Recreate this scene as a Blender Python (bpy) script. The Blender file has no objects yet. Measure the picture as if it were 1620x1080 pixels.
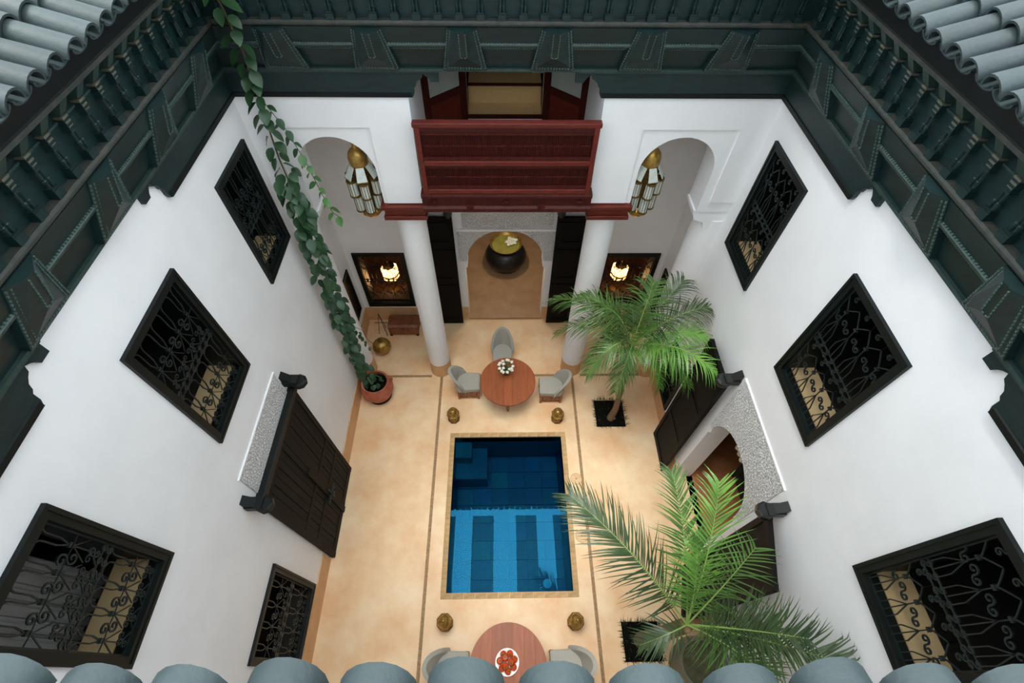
import bpy, bmesh, math, random
from math import pi, sin, cos, radians, sqrt, atan2
from mathutils import Vector, Matrix
from mathutils.geometry import tessellate_polygon
random.seed(7)
scene = bpy.context.scene
C = scene.collection

# ------------------------------------------------------------------ camera
FPX = 754.465
def cam_axes(p, yw, r):
    p, yw, r = radians(p), radians(yw), radians(r)
    fw = Vector((sin(yw)*cos(p), cos(yw)*cos(p), -sin(p)))
    rt = Vector((cos(yw), -sin(yw), 0)); up = rt.cross(fw)
    return fw, cos(r)*rt + sin(r)*up, -sin(r)*rt + cos(r)*up
fw, rt, up = cam_axes(54.597, 2.003, 1.271)
cd = bpy.data.cameras.new('camera'); cam = bpy.data.objects.new('camera', cd); C.objects.link(cam)
cd.sensor_width = 36; cd.sensor_fit = 'HORIZONTAL'; cd.lens = 36*FPX/1620; cd.clip_start = .05
cam.matrix_world = Matrix(((rt.x, up.x, -fw.x, 0), (rt.y, up.y, -fw.y, 0), (rt.z, up.z, -fw.z, 9.8), (0, 0, 0, 1)))
scene.camera = cam

# ------------------------------------------------------------------ sky and exposure (soft overcast)
w = bpy.data.worlds.new('overcast_sky'); scene.world = w; w.use_nodes = True
bg = w.node_tree.nodes['Background']; bg.inputs[0].default_value = (.84, .93, 1.0, 1); bg.inputs[1].default_value = 1.75
sd_ = bpy.data.lights.new('hazy_sun', 'SUN'); sd_.energy = 4.2; sd_.angle = radians(44); sd_.color = (1.0, .97, .92)
sun = bpy.data.objects.new('hazy_sun', sd_); C.objects.link(sun); sun.rotation_euler = (0, radians(-8), 0)
scene.view_settings.view_transform = 'Standard'; scene.view_settings.look = 'None'
scene.view_settings.gamma = 1; scene.view_settings.use_curve_mapping = False
scene.view_settings.exposure = 0.86
scene.cycles.diffuse_bounces = 6

# ------------------------------------------------------------------ materials
def lin(h):
    h = h.lstrip('#'); o = []
    for i in (0, 2, 4):
        c = int(h[i:i+2], 16)/255
        o.append(c/12.92 if c <= .04045 else ((c+.055)/1.055)**2.4)
    return (*o, 1)
MATS = {}
def mat(name, c1, c2=None, scale=4, rough=.6, metal=0, bump=0, bscale=40, detail=6, spec=.5, stretch=None, rnd=0, emit=0, kind='noise', lo=.35, hi=.65):
    if name in MATS: return MATS[name]
    m = bpy.data.materials.new(name); m.use_nodes = True; nt = m.node_tree; N = nt.nodes; L = nt.links
    b = N['Principled BSDF']; b.inputs['Roughness'].default_value = rough; b.inputs['Metallic'].default_value = metal
    b.inputs['Specular IOR Level'].default_value = spec
    a = lin(c1); b.inputs['Base Color'].default_value = a
    tc = N.new('ShaderNodeTexCoord'); src = tc.outputs['Object']
    if stretch:
        mp = N.new('ShaderNodeMapping'); mp.inputs['Scale'].default_value = stretch; L.new(src, mp.inputs[0]); src = mp.outputs[0]
    col = None
    if c2:
        if kind == 'noise':
            n = N.new('ShaderNodeTexNoise'); n.inputs['Scale'].default_value = scale; n.inputs['Detail'].default_value = detail; n.inputs['Roughness'].default_value = .6
            L.new(src, n.inputs['Vector']); fac = n.outputs['Fac']
        else:
            n = N.new('ShaderNodeTexWave'); n.inputs['Scale'].default_value = scale; n.inputs['Distortion'].default_value = 3; n.inputs['Detail'].default_value = 4
            L.new(src, n.inputs['Vector']); fac = n.outputs['Fac']
        r = N.new('ShaderNodeValToRGB'); r.color_ramp.elements[0].position = lo; r.color_ramp.elements[1].position = hi
        r.color_ramp.elements[0].color = a; r.color_ramp.elements[1].color = lin(c2)
        L.new(fac, r.inputs[0]); col = r.outputs[0]
    if rnd:
        oi = N.new('ShaderNodeObjectInfo'); hs = N.new('ShaderNodeHueSaturation')
        mr = N.new('ShaderNodeMapRange'); mr.inputs['To Min'].default_value = 1-rnd; mr.inputs['To Max'].default_value = 1+rnd
        L.new(oi.outputs['Random'], mr.inputs['Value']); L.new(mr.outputs[0], hs.inputs['Value'])
        if col: L.new(col, hs.inputs['Color'])
        else: hs.inputs['Color'].default_value = a
        col = hs.outputs[0]
    if col: L.new(col, b.inputs['Base Color'])
    if bump:
        n2 = N.new('ShaderNodeTexNoise'); n2.inputs['Scale'].default_value = bscale; n2.inputs['Detail'].default_value = 5; L.new(src, n2.inputs['Vector'])
        bp = N.new('ShaderNodeBump'); bp.inputs['Strength'].default_value = bump; bp.inputs['Distance'].default_value = .02
        L.new(n2.outputs['Fac'], bp.inputs['Height']); L.new(bp.outputs[0], b.inputs['Normal'])
    if emit:
        b.inputs['Emission Color'].default_value = a; b.inputs['Emission Strength'].default_value = emit
    MATS[name] = m
    return m

M_wall = mat('white_plaster', '#e9e9ea', '#f0f0f1', 1.3, .75, bump=.05, bscale=25)
M_wallgal = M_wall
M_floor = mat('tan_tadelakt', '#e7b888', '#f6dab2', 1.3, .5, bump=.03, bscale=30, detail=9)
M_skirt = mat('tan_skirting', '#cda074', '#d8ae82', 3, .6)
M_joint = mat('brown_joint', '#8a6c4c', '#b08c64', 22, .7, bump=.3, bscale=60)
M_roomfloor = mat('room_floor', '#a9825f', '#b8926c', 3, .45)
M_green = mat('green_paint', '#0b1e1f', '#112a2a', 6, .45, bump=.12, bscale=40, stretch=(1, 1, 3))
M_greenhi = mat('highlight_green_paint', '#2f423e', '#1f322f', 30, .45)  # lighter green: highlights on the mouldings put into the colour
M_greenf = mat('frame_green', '#060c0b', '#0a1412', 8, .5, spec=.3)
M_beadhi = mat('bead_highlight_paint', '#4a605a', '#3a504a', 30, .45)  # lighter again, so the beads carry their highlight dots as colour
M_shelf = mat('dusty_wood', '#3b3a33', '#242d2a', 12, .7)
M_pale = mat('pale_wood', '#5c5a4a', '#454a40', 20, .7)
M_black = mat('black_wood', '#050505', '#0a0908', 9, .6, spec=.15, bump=.2, bscale=30, stretch=(1, 1, 6))
M_blackp = mat('black_paint', '#0f1211', '#171b19', 9, .4)
M_oldwood = mat('weathered_dark_wood', '#0c0a08', '#17130e', 7, .7, spec=.2, bump=.4, bscale=30, stretch=(6, 6, 1), rnd=.18)
M_iron = mat('wrought_iron', '#10191a', '#1d2a29', 20, .45, metal=.2)
M_red = mat('red_cedar', '#4d140b', '#661d12', 5, .4, bump=.1, bscale=20, stretch=(1, 6, 6))
M_reddk = mat('red_cedar_dark', '#330d08', '#48150e', 5, .6, spec=.25, stretch=(6, 6, 1))
M_tile = mat('blue_green_glazed_tile', '#343f42', '#2c3a3a', 5, .55, bump=.2, bscale=30, rnd=.16, detail=8, lo=.3, hi=.7)
M_mortar = mat('grey_mortar', '#43484a', '#565b5a', 14, .9, bump=.5, bscale=40)
M_sillb = mat('beige_sill', '#b59a70', '#c3a97e', 4, .7)
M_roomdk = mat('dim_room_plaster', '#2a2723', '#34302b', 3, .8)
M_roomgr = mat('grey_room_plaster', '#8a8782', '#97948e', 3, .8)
M_grey = mat('grey_upholstery', '#a3a096', '#abA89e', 60, .85, bump=.15, bscale=200)
M_teak = mat('reddish_table_wood', '#8a4420', '#a0572e', 3, .5, stretch=(9, 1.0, 1), rnd=.12, lo=.3, hi=.7)
M_chairwood = mat('chair_wood', '#8a4a26', '#a05a30', 8, .45)
M_brass = mat('aged_brass', '#c09a52', '#8f7036', 12, .35, metal=.75)
M_brassd = mat('dark_brass', '#836735', '#5c4824', 12, .42, metal=.7)
M_glassw = mat('frosted_white_glass', '#c9cfc6', '#b4bbb3', 10, .3)
M_terra = mat('terracotta', '#9c5138', '#b96a4e', 6, .7, bump=.2, bscale=20)
M_soil = mat('dark_soil', '#0a0a07', '#14130d', 20, .95, spec=.1, bump=.8, bscale=40)
M_grass = mat('dark_grass', '#2a3a1c', '#38491f', 10, .7)
M_leaf = mat('vine_leaf', '#27452a', '#345834', 6, .45, rnd=.22)
M_leafl = mat('young_vine_leaf', '#44703a', '#507e44', 6, .45, rnd=.15)
M_stem = mat('vine_stem', '#4a4a2c', '#5c5838', 9, .8)
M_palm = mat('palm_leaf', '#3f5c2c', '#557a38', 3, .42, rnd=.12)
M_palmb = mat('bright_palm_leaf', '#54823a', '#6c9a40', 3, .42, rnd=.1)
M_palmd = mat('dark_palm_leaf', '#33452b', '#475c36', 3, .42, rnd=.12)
M_trunk = mat('palm_trunk', '#6b5038', '#8d6d50', 12, .9, bump=.7, bscale=25, stretch=(1, 1, 3))
M_rachis = mat('palm_rachis', '#7d9a4c', '#8aa65a', 6, .5)
M_white = mat('white_petals', '#f0efe2', '#e6e4d2', 20, .7)
M_foliage = mat('bouquet_foliage', '#33401f', '#4a5a2a', 20, .6)
M_potblk = mat('black_ceramic', '#0c0b0c', '#18161a', 14, .3, bump=.2, bscale=20)
M_orange = mat('orange_red_fruit', '#d4501f', '#c23d16', 6, .35, rnd=.1)
M_plate = mat('white_china', '#ecebe6', None, rough=.25)
M_fruitleaf = mat('fruit_leaf', '#3d5a22', '#4c6e2a', 10, .5)
M_chest = mat('chest_wood', '#6a3a22', '#8a5334', 8, .5, bump=.2, bscale=30)
M_stonepot = mat('grey_stone_pot', '#7b7763', '#6a6a58', 7, .85, bump=.5, bscale=18)
M_canvas = mat('shade_canvas', '#7d8a86', '#88958f', 4, .9)
def make_translucent(m, col, f):
    N = m.node_tree.nodes; L = m.node_tree.links; p = N['Principled BSDF']; out = N['Material Output']
    t = N.new('ShaderNodeBsdfTranslucent'); t.inputs[0].default_value = lin(col); mx = N.new('ShaderNodeMixShader'); mx.inputs[0].default_value = f
    L.new(p.outputs[0], mx.inputs[1]); L.new(t.outputs[0], mx.inputs[2]); L.new(mx.outputs[0], out.inputs[0])
make_translucent(M_canvas, '#eef0ee', .85)
M_tan = mat('tan_carpet', '#c8a673', '#d0ae7c', 20, .9)
M_tan2 = mat('pale_tan_riser', '#d6b47c', '#dcba84', 20, .9)
M_curtain = mat('grey_curtain', '#9a9894', '#a8a6a2', 4, .85)
M_cream = mat('cream_curtain', '#e2ddcc', '#d6d0bd', 4, .85)
M_doorglass = mat('pale_door_glass', '#aeb8b2', '#b9c3bd', 2, .15)
M_sofa = mat('dark_sofa', '#1c1714', '#28211c', 8, .8)
M_lampglow = mat('lamp_glow', '#ffc27a', None, emit=2.4)
M_lampred = mat('lamp_red_glow', '#c8502a', None, emit=1.2)
M_lampfl = mat('lamp_room', '#4a2c1c', '#3a2216', 3, .7)
M_cover = mat('floor_cover', '#d2aa7c', '#e0bd90', 4, .5)
M_reflectdisc = mat('reflection_disc', '#7fd0e6', None, rough=.3)
POOLM = [mat('pool_tile_%d' % i, c1, c2, 8, .35) for i, (c1, c2) in enumerate([('#0b4668', '#0f5274'), ('#0b4266', '#0d4a70'), ('#0e5068', '#115a72'), ('#0a3d5e', '#0c4466'), ('#0c4a70', '#10547c'), ('#14606e', '#186a78')])]

def carved(name, col, scale):
    m = bpy.data.materials.new(name); m.use_nodes = True; nt = m.node_tree; N = nt.nodes; L = nt.links
    b = N['Principled BSDF']; b.inputs['Roughness'].default_value = .8; b.inputs['Base Color'].default_value = lin(col)
    tc = N.new('ShaderNodeTexCoord'); v = N.new('ShaderNodeTexVoronoi'); v.feature = 'DISTANCE_TO_EDGE'; v.inputs['Scale'].default_value = scale
    L.new(tc.outputs['Object'], v.inputs['Vector'])
    bp = N.new('ShaderNodeBump'); bp.inputs['Strength'].default_value = .9; bp.inputs['Distance'].default_value = .03
    mr = N.new('ShaderNodeMapRange'); mr.inputs['From Max'].default_value = .12; L.new(v.outputs['Distance'], mr.inputs['Value'])
    L.new(mr.outputs[0], bp.inputs['Height']); L.new(bp.outputs[0], b.inputs['Normal'])
    MATS[name] = m
    return m
M_carved = carved('carved_plaster', '#e4e4e3', 24)

def water_mat():
    m = bpy.data.materials.new('pool_water'); m.use_nodes = True; nt = m.node_tree; N = nt.nodes; L = nt.links
    N.remove(N['Principled BSDF']); out = N['Material Output']
    tr = N.new('ShaderNodeBsdfTransparent'); tr.inputs[0].default_value = (.18, .48, .62, 1)
    gl = N.new('ShaderNodeBsdfGlossy'); gl.inputs['Roughness'].default_value = .0; gl.inputs['Color'].default_value = (.014, .135, .255, 1)
    fr = N.new('ShaderNodeFresnel'); fr.inputs['IOR'].default_value = 1.68
    mx = N.new('ShaderNodeMixShader'); L.new(fr.outputs[0], mx.inputs[0]); L.new(tr.outputs[0], mx.inputs[1]); L.new(gl.outputs[0], mx.inputs[2])
    nz = N.new('ShaderNodeTexNoise'); nz.inputs['Scale'].default_value = 3
    bp = N.new('ShaderNodeBump'); bp.inputs['Strength'].default_value = .01; bp.inputs['Distance'].default_value = .02
    L.new(nz.outputs['Fac'], bp.inputs['Height']); L.new(bp.outputs[0], gl.inputs['Normal'])
    L.new(mx.outputs[0], out.inputs[0])
    return m
M_water = water_mat()

# ------------------------------------------------------------------ mesh helpers
class MB:
    def __init__(s): s.v = []; s.f = []
    def add(s, vs, fs):
        o = len(s.v); s.v += [tuple(p) for p in vs]; s.f += [tuple(i+o for i in f) for f in fs]; return s
    def box(s, x0, x1, y0, y1, z0, z1):
        return s.add([(x0, y0, z0), (x1, y0, z0), (x1, y1, z0), (x0, y1, z0), (x0, y0, z1), (x1, y0, z1), (x1, y1, z1), (x0, y1, z1)],
                     [(3, 2, 1, 0), (4, 5, 6, 7), (0, 1, 5, 4), (1, 2, 6, 5), (2, 3, 7, 6), (3, 0, 4, 7)])
    def obox(s, c, ax, ay, az):
        c = Vector(c); ax = Vector(ax); ay = Vector(ay); az = Vector(az)
        P = [c+i*ax+j*ay+k*az for k in (-1, 1) for j, i in ((-1, -1), (-1, 1), (1, 1), (1, -1))]
        return s.add(P, [(3, 2, 1, 0), (4, 5, 6, 7), (0, 1, 5, 4), (1, 2, 6, 5), (2, 3, 7, 6), (3, 0, 4, 7)])
    def bar(s, a, b, wx, wz, upv=(0, 0, 1)):
        a = Vector(a); b = Vector(b); d = b-a; L = d.length
        if L < 1e-6: return s
        d /= L; u = Vector(upv)
        if abs(d.dot(u)) > .98: u = Vector((0, 1, 0))
        sd = d.cross(u).normalized(); u = sd.cross(d).normalized()
        return s.obox((a+b)/2, d*L/2, sd*wx/2, u*wz/2)
    def tube(s, pts, r, n=6, caps=True):
        pts = [Vector(p) for p in pts]; k = len(pts); rs = r if isinstance(r, (list, tuple)) else [r]*k
        o = len(s.v); prev = None
        for i, p in enumerate(pts):
            t = (pts[min(i+1, k-1)]-pts[max(i-1, 0)])
            t = t.normalized() if t.length > 1e-9 else Vector((0, 0, 1))
            if prev is None:
                u = Vector((0, 0, 1)) if abs(t.z) < .9 else Vector((1, 0, 0))
                u = (u-t*u.dot(t)).normalized()
            else:
                u = (prev-t*prev.dot(t)); u = u.normalized() if u.length > 1e-6 else prev
            prev = u; q = t.cross(u)
            for j in range(n):
                a = 2*pi*j/n+pi/n; s.v.append(tuple(p+(u*cos(a)+q*sin(a))*rs[i]))
        for i in range(k-1):
            for j in range(n):
                s.f.append((o+i*n+j, o+i*n+(j+1) % n, o+(i+1)*n+(j+1) % n, o+(i+1)*n+j))
        if caps: s.f.append(tuple(o+j for j in reversed(range(n)))); s.f.append(tuple(o+(k-1)*n+j for j in range(n)))
        return s
    def lathe(s, prof, n=24, c=(0, 0, 0), a0=0, a1=2*pi):
        full = abs(a1-a0-2*pi) < 1e-6; m = n if full else n+1; o = len(s.v)
        for (r, z) in prof:
            for j in range(m):
                a = a0+(a1-a0)*j/n; s.v.append((c[0]+r*cos(a), c[1]+r*sin(a), c[2]+z))
        for i in range(len(prof)-1):
            for j in range(n):
                j2 = (j+1) % m
                s.f.append((o+i*m+j, o+i*m+j2, o+(i+1)*m+j2, o+(i+1)*m+j))
        if full:
            if prof[0][0] > 1e-5: s.f.append(tuple(o+j for j in reversed(range(m))))
            if prof[-1][0] > 1e-5: s.f.append(tuple(o+(len(prof)-1)*m+j for j in range(m)))
        return s
    def sphere(s, c, r, n=10, m=7, sz=1):
        return s.lathe([(r*sin(pi*i/m) if 0 < i < m else 0, -r*sz*cos(pi*i/m)) for i in range(m+1)], n, c)
    def plate(s, loops, f0, f1):
        """solid plate: 2-D loops (outer, then holes) mapped to its two faces by f0 and f1"""
        tri = tessellate_polygon([[Vector((p[0], p[1], 0)) for p in l] for l in loops])
        flat = [p for l in loops for p in l]; n = len(flat); o = len(s.v)
        s.v += [tuple(f0(*p)) for p in flat]+[tuple(f1(*p)) for p in flat]
        for t in tri:
            s.f.append(tuple(o+i for i in t)); s.f.append(tuple(o+n+i for i in reversed(t)))
        k = 0
        for l in loops:
            for i in range(len(l)):
                a = k+i; b = k+(i+1) % len(l); s.f.append((o+a, o+b, o+n+b, o+n+a))
            k += len(l)
        return s
    def xf(s, M):
        s.v = [tuple(M @ Vector(p)) for p in s.v]; return s
    def mesh(s, name, m, smooth=False):
        me = bpy.data.meshes.new(name); me.from_pydata(s.v, [], s.f); me.materials.append(m)
        bm = bmesh.new(); bm.from_mesh(me); bmesh.ops.recalc_face_normals(bm, faces=bm.faces); bm.to_mesh(me); bm.free()
        if smooth:
            for p in me.polygons: p.use_smooth = True
            try: me.set_sharp_from_angle(angle=radians(40))
            except Exception: pass
        me.update(); return me
    def build(s, name, m, parent=None, smooth=False, bevel=0, kind=None):
        o = link(name, s.mesh(name, m, smooth), parent)
        if bevel:
            b = o.modifiers.new('soft_edges', 'BEVEL'); b.width = bevel; b.segments = 2; b.limit_method = 'ANGLE'
        if kind: o['kind'] = kind
        return o
def link(name, me, parent=None, loc=None, rot=None, scale=None):
    o = bpy.data.objects.new(name, me); C.objects.link(o)
    if parent: o.parent = parent
    if loc is not None: o.location = loc
    if rot is not None: o.rotation_euler = rot
    if scale is not None: o.scale = scale if isinstance(scale, (tuple, list)) else (scale,)*3
    return o
def tag(o, label, cat=None, group=None, kind=None):
    o['label'] = label
    if cat: o['category'] = cat
    if group: o['group'] = group
    if kind: o['kind'] = kind
    return o
def thing(name, label, cat, loc=(0, 0, 0), rz=0, group=None):
    o = link(name, None, None, loc, (0, 0, rz)); return tag(o, label, cat, group)
def struct(o, label=None):
    o['kind'] = 'structure'
    if label: o['label'] = label
    return o
def sroot(name, label, loc=(0, 0, 0), rz=0):
    return struct(link(name, None, None, loc, (0, 0, rz)), label)
def copy_tree(o, parent=None):
    c = o.copy(); C.objects.link(c); c.parent = parent
    for ch in list(o.children): copy_tree(ch, c)
    return c
def arc(cx, cz, r, a0, a1, n=20):
    return [(cx+r*cos(a0+(a1-a0)*i/n), cz+r*sin(a0+(a1-a0)*i/n)) for i in range(n+1)]
def rect(a0, a1, b0, b1): return [(a0, b0), (a1, b0), (a1, b1), (a0, b1)]

# ------------------------------------------------------------------ dimensions (metres)
XL, XR, YB, YN = -3.29, 3.55, 5.90, -0.630     # inner faces of the courtyard walls
TOP = 8.30; TH = .40; YG = 7.70               # wall top, thickness, gallery back wall
ZC = 6.75                                     # underside of the cornice

# ================================================================== THE SETTING
# ---- walls
LW = [(4.70, 5.59, 4.74, 6.28), (2.34, 3.34, 4.61, 6.28), (.18, 1.04, 4.75, 6.28)]
RW = [(4.60, 5.53, 4.66, 6.31), (2.20, 3.21, 4.66, 6.31), (-.06, .84, 4.66, 6.31)]
LLOW = (.25, 1.37, .62, 2.34)
RLOW = (4.78, 5.55, .55, 1.95)
holes = [rect(*h) for h in LW+[LLOW]]
wl = MB().plate([rect(YN-TH, 6.1, 0, TOP)]+holes, lambda y, z: (XL, y, z), lambda y, z: (XL-TH, y, z)).build('wall_left', M_wall)
struct(wl, 'white plaster wall on the left of the courtyard')
AY0, AY1, AYC, AR = 1.95, 3.45, 2.70, .70
arch_notch = [(AY0, 0), (AY0, 2.22), (AY0+.05, 2.27), (AY0+.05, 2.35)] + list(reversed(arc(AYC, 2.38, AR, 0, pi, 24))) + [(AY1-.05, 2.35), (AY1-.05, 2.27), (AY1, 2.22), (AY1, 0)]
wr_out = [(YN-TH, 0)] + arch_notch + [(6.1, 0), (6.1, TOP), (YN-TH, TOP)]
wr = MB().plate([wr_out]+[rect(*h) for h in RW+[RLOW]], lambda y, z: (XR, y, z), lambda y, z: (XR+TH, y, z)).build('wall_right', M_wall)
struct(wr, 'white plaster wall on the right of the courtyard')
wn = MB().box(XL-TH, XR+TH, YN-TH, YN, 0, TOP).build('wall_near', M_wall)
struct(wn, 'white plaster wall below the camera')

# facade: two arches and the balcony bay
LA, RA, AR2, ASP = -2.30, 2.495, .535, 5.66
def fa(c): return [(c-AR2, 4.95)] + list(reversed(arc(c, ASP, AR2, 0, pi, 28))) + [(c+AR2, 5.12)]
def fb(c): return [(c-AR2, 5.12)] + list(reversed(arc(c, ASP, AR2, 0, pi, 28))) + [(c+AR2, 4.95)]
fac = [(XL, 4.95)] + fa(LA) + [(-1.17, 5.12), (-1.13, 7.16), (1.28, 7.16), (1.32, 5.12)] + fb(RA) + [(XR, 4.95), (XR, TOP), (XL, TOP)]
fo = MB().plate([fac], lambda x, z: (x, YB, z), lambda x, z: (x, YB+.42, z))
# raised face around the recessed arch panels
ras = [(XL, 5.14), (-3.00, 5.14), (-3.00, 6.34), (-1.71, 6.34), (-1.71, 5.14), (-1.17, 5.14), (-1.13, 7.16), (1.28, 7.16), (1.32, 5.14), (1.87, 5.14), (1.87, 6.32), (3.17, 6.32), (3.17, 5.14), (XR, 5.14), (XR, TOP), (XL, TOP)]
fo.plate([ras], lambda x, z: (x, YB-.03, z), lambda x, z: (x, YB+.001, z))
fo = struct(fo.build('wall_back', M_wall), 'white facade with two round arches beside the balcony')
# side walls of the balcony bay and the gallery behind
struct(MB().box(-1.30, -1.17, YB+.42, YG, 5.0, TOP).build('wall_balcony_left', M_wall), 'white left side wall of the balcony recess')
struct(MB().box(1.30, 1.43, YB+.42, YG, 5.0, TOP).build('wall_balcony_right', M_wall), 'white right side wall of the balcony recess')
GXL, GXR = -3.45, 3.68
g = MB(); g.box(GXL-.3, GXL, 6.1, YG+.4, 0, TOP)
struct(g.build('wall_gallery_left', M_wall), 'white end wall of the gallery on the left')
g = MB(); g.box(GXR, GXR+.3, 6.1, YG+.4, 0, TOP)
struct(g.build('wall_gallery_right', M_wall), 'white end wall of the gallery on the right')
DX0, DX1, DXC = -.80, .95, .075
dnotch = [(DX0-.05, 0), (DX0-.05, 1.86), (DX0+.02, 1.90), (DX0+.02, 2.04)] + list(reversed(arc(DXC, 2.17, .835, 0, pi, 28))) + [(DX1-.02, 2.04), (DX1-.02, 1.90), (DX1+.05, 1.86), (DX1+.05, 0)]
GWL, GWR = (-3.26, -2.20, .60, 2.31), (2.33, 3.50, .60, 2.28)
UPD = rect(-.56, .70, 5.20, 7.2)
gw = MB().plate([[(GXL, 0)]+dnotch+[(GXR, 0), (GXR, TOP), (GXL, TOP)], rect(*GWL), rect(*GWR), UPD], lambda x, z: (x, YG, z), lambda x, z: (x, YG+.35, z)).build('wall_gallery', M_wall)
struct(gw, 'white wall at the back of the ground floor gallery')
struct(MB().box(GXL, GXR, YB+.42, YG, 6.95, 7.1).build('ceiling', M_wall), 'white ceiling of the arched gallery')
sl = MB().box(-1.165, 1.295, 5.84, YG, 5.08, 5.20).build('floor_balcony', M_roomfloor); struct(sl, 'balcony floor slab behind the red balustrade')

# rooms behind the openings
def room(name, x0, x1, y0, y1, z0, z1, m, mf, skip, label):
    b = MB(); t = .1
    if skip != 'x0': b.box(x0-t, x0, y0-t, y1+t, z0, z1)
    if skip != 'x1': b.box(x1, x1+t, y0-t, y1+t, z0, z1)
    if skip != 'y0': b.box(x0, x1, y0-t, y0, z0, z1)
    if skip != 'y1': b.box(x0, x1, y1, y1+t, z0, z1)
    b.box(x0-t, x1+t, y0-t, y1+t, z1, z1+t)
    o = struct(b.build(name, m), label)
    f = struct(MB().box(x0-t, x1+t, y0-t, y1+t, z0-t, z0).build(name.replace('wall', 'floor'), mf), 'floor: '+label)
    return o
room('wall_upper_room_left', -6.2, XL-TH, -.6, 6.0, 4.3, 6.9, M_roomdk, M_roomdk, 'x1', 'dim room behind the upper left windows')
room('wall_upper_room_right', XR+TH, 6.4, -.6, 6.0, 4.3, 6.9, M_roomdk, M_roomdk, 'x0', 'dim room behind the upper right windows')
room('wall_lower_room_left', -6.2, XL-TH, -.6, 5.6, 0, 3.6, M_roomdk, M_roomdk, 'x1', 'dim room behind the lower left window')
room('wall_lower_room_right', XR+TH, 6.6, -.6, 6.0, 0, 3.8, M_roomgr, mat('red_tile_floor', '#a2643c', '#b87a50', 4, .5), 'x0', 'salon behind the right archway')
room('wall_salon_back', -1.8, 2.0, YG+.35, 11.2, 0, 3.6, M_roomgr, M_roomfloor, 'y0', 'hall behind the carved doorway')
room('wall_lamp_room_left', -3.7, -2.0, YG+.35, 9.6, 0, 2.9, M_lampfl, M_lampfl, 'y0', 'lamplit room behind the left gallery window')
room('wall_lamp_room_right', 2.2, 3.9, YG+.35, 9.6, 0, 2.9, M_lampfl, M_lampfl, 'y0', 'lamplit room behind the right gallery window')
room('wall_upper_room_back', -1.6, 1.8, YG+.35, 10.5, 5.2, 8.0, M_roomgr, M_tan, 'y0', 'bedroom behind the balcony doors')

# ---- floor with pool and planting holes
PX0, PX1, PY0, PY1 = -1.06, 1.28, 1.32, 4.38
PL1, PL2 = (2.11, 2.77, 4.60, 5.28), (2.08, 2.74, .22, .82)
fl = MB().plate([rect(GXL-.3, GXR+.3, YN-TH, YG+.35), rect(PX0, PX1, PY0, PY1), rect(*PL1), rect(*PL2)], lambda x, y: (x, y, 0), lambda x, y: (x, y, -.25)).build('floor', M_floor)
struct(fl, 'tan polished plaster courtyard floor')
def strip(x0, x1, y0, y1):
    MB().box(x0, x1, y0, y1, -.02, .004).build('joint_strip', M_joint, fl)
strip(-1.48, -1.42, YN, 5.96); strip(1.63, 1.69, YN, 5.96)
strip(XL, -1.69, 5.93, 5.99); strip(-1.21, 1.38, 5.93, 5.99); strip(1.86, XR, 5.93, 5.99)
BH = .46
def base(name, x0, x1, y0, y1, h=BH): struct(MB().box(x0, x1, y0, y1, 0, h).build(name, M_skirt), None)
b = MB(); b.box(XL, XL+.02, YN, 1.93, 0, BH); b.box(XL, XL+.02, 3.70, 5.9, 0, BH); struct(b.build('baseboard_left', M_skirt), 'tan skirting along the left wall')
b = MB(); b.box(XR-.02, XR, YN, AY0, 0, BH); b.box(XR-.02, XR, AY1, 5.9, 0, BH); struct(b.build('baseboard_right', M_skirt), 'tan skirting along the right wall')
b = MB(); b.box(GXL, DX0-.05, YG-.02, YG, 0, .48); b.box(DX1+.05, GXR, YG-.02, YG, 0, .48); b.box(GXL, GXL+.02, 6.45, YG, 0, .48); b.box(GXR-.02, GXR, 6.45, YG, 0, .48)
struct(b.build('baseboard_gallery', M_skirt), 'tan skirting around the gallery')
struct(MB().box(DX0-.05, DX1+.05, YG-.02, YG+.36, -.02, .06).build('trim_1', M_roomfloor), 'low step in the carved doorway')

# ---- roof eaves with barrel tiles, and the green cornices
TW = .206
def tile_mesh(conv, L=.40, r=.094, th=.016, taper=.76, n=9):
    b = MB(); o = 0; P = []
    for k, (y, f) in enumerate(((0, 1.0), (L, taper))):
        for rr in (r*f, r*f-th):
            for j in range(n+1):
                a = pi*j/n
                z = rr*sin(a)*1.0
                P.append((rr*cos(a), -y, z if conv else -z*.55))
    m = n+1; F = []
    for j in range(n):
        F += [(j, j+1, 2*m+j+1, 2*m+j), (m+j+1, m+j, 3*m+j, 3*m+j+1), (j, m+j, m+j+1, j+1), (2*m+j, 2*m+j+1, 3*m+j+1, 3*m+j)]
    F += [(0, 2*m, 3*m, m), (n, m+n, 3*m+n, 2*m+n)]
    b.add(P, F); return b
ME_tile = tile_mesh(True).mesh('roof_tile', M_tile, True)
ME_pan = tile_mesh(False).mesh('pan_tile', M_tile, True)
SLOPES = {'left': radians(24), 'right': radians(24), 'back': radians(24), 'near': radians(36)}
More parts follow.
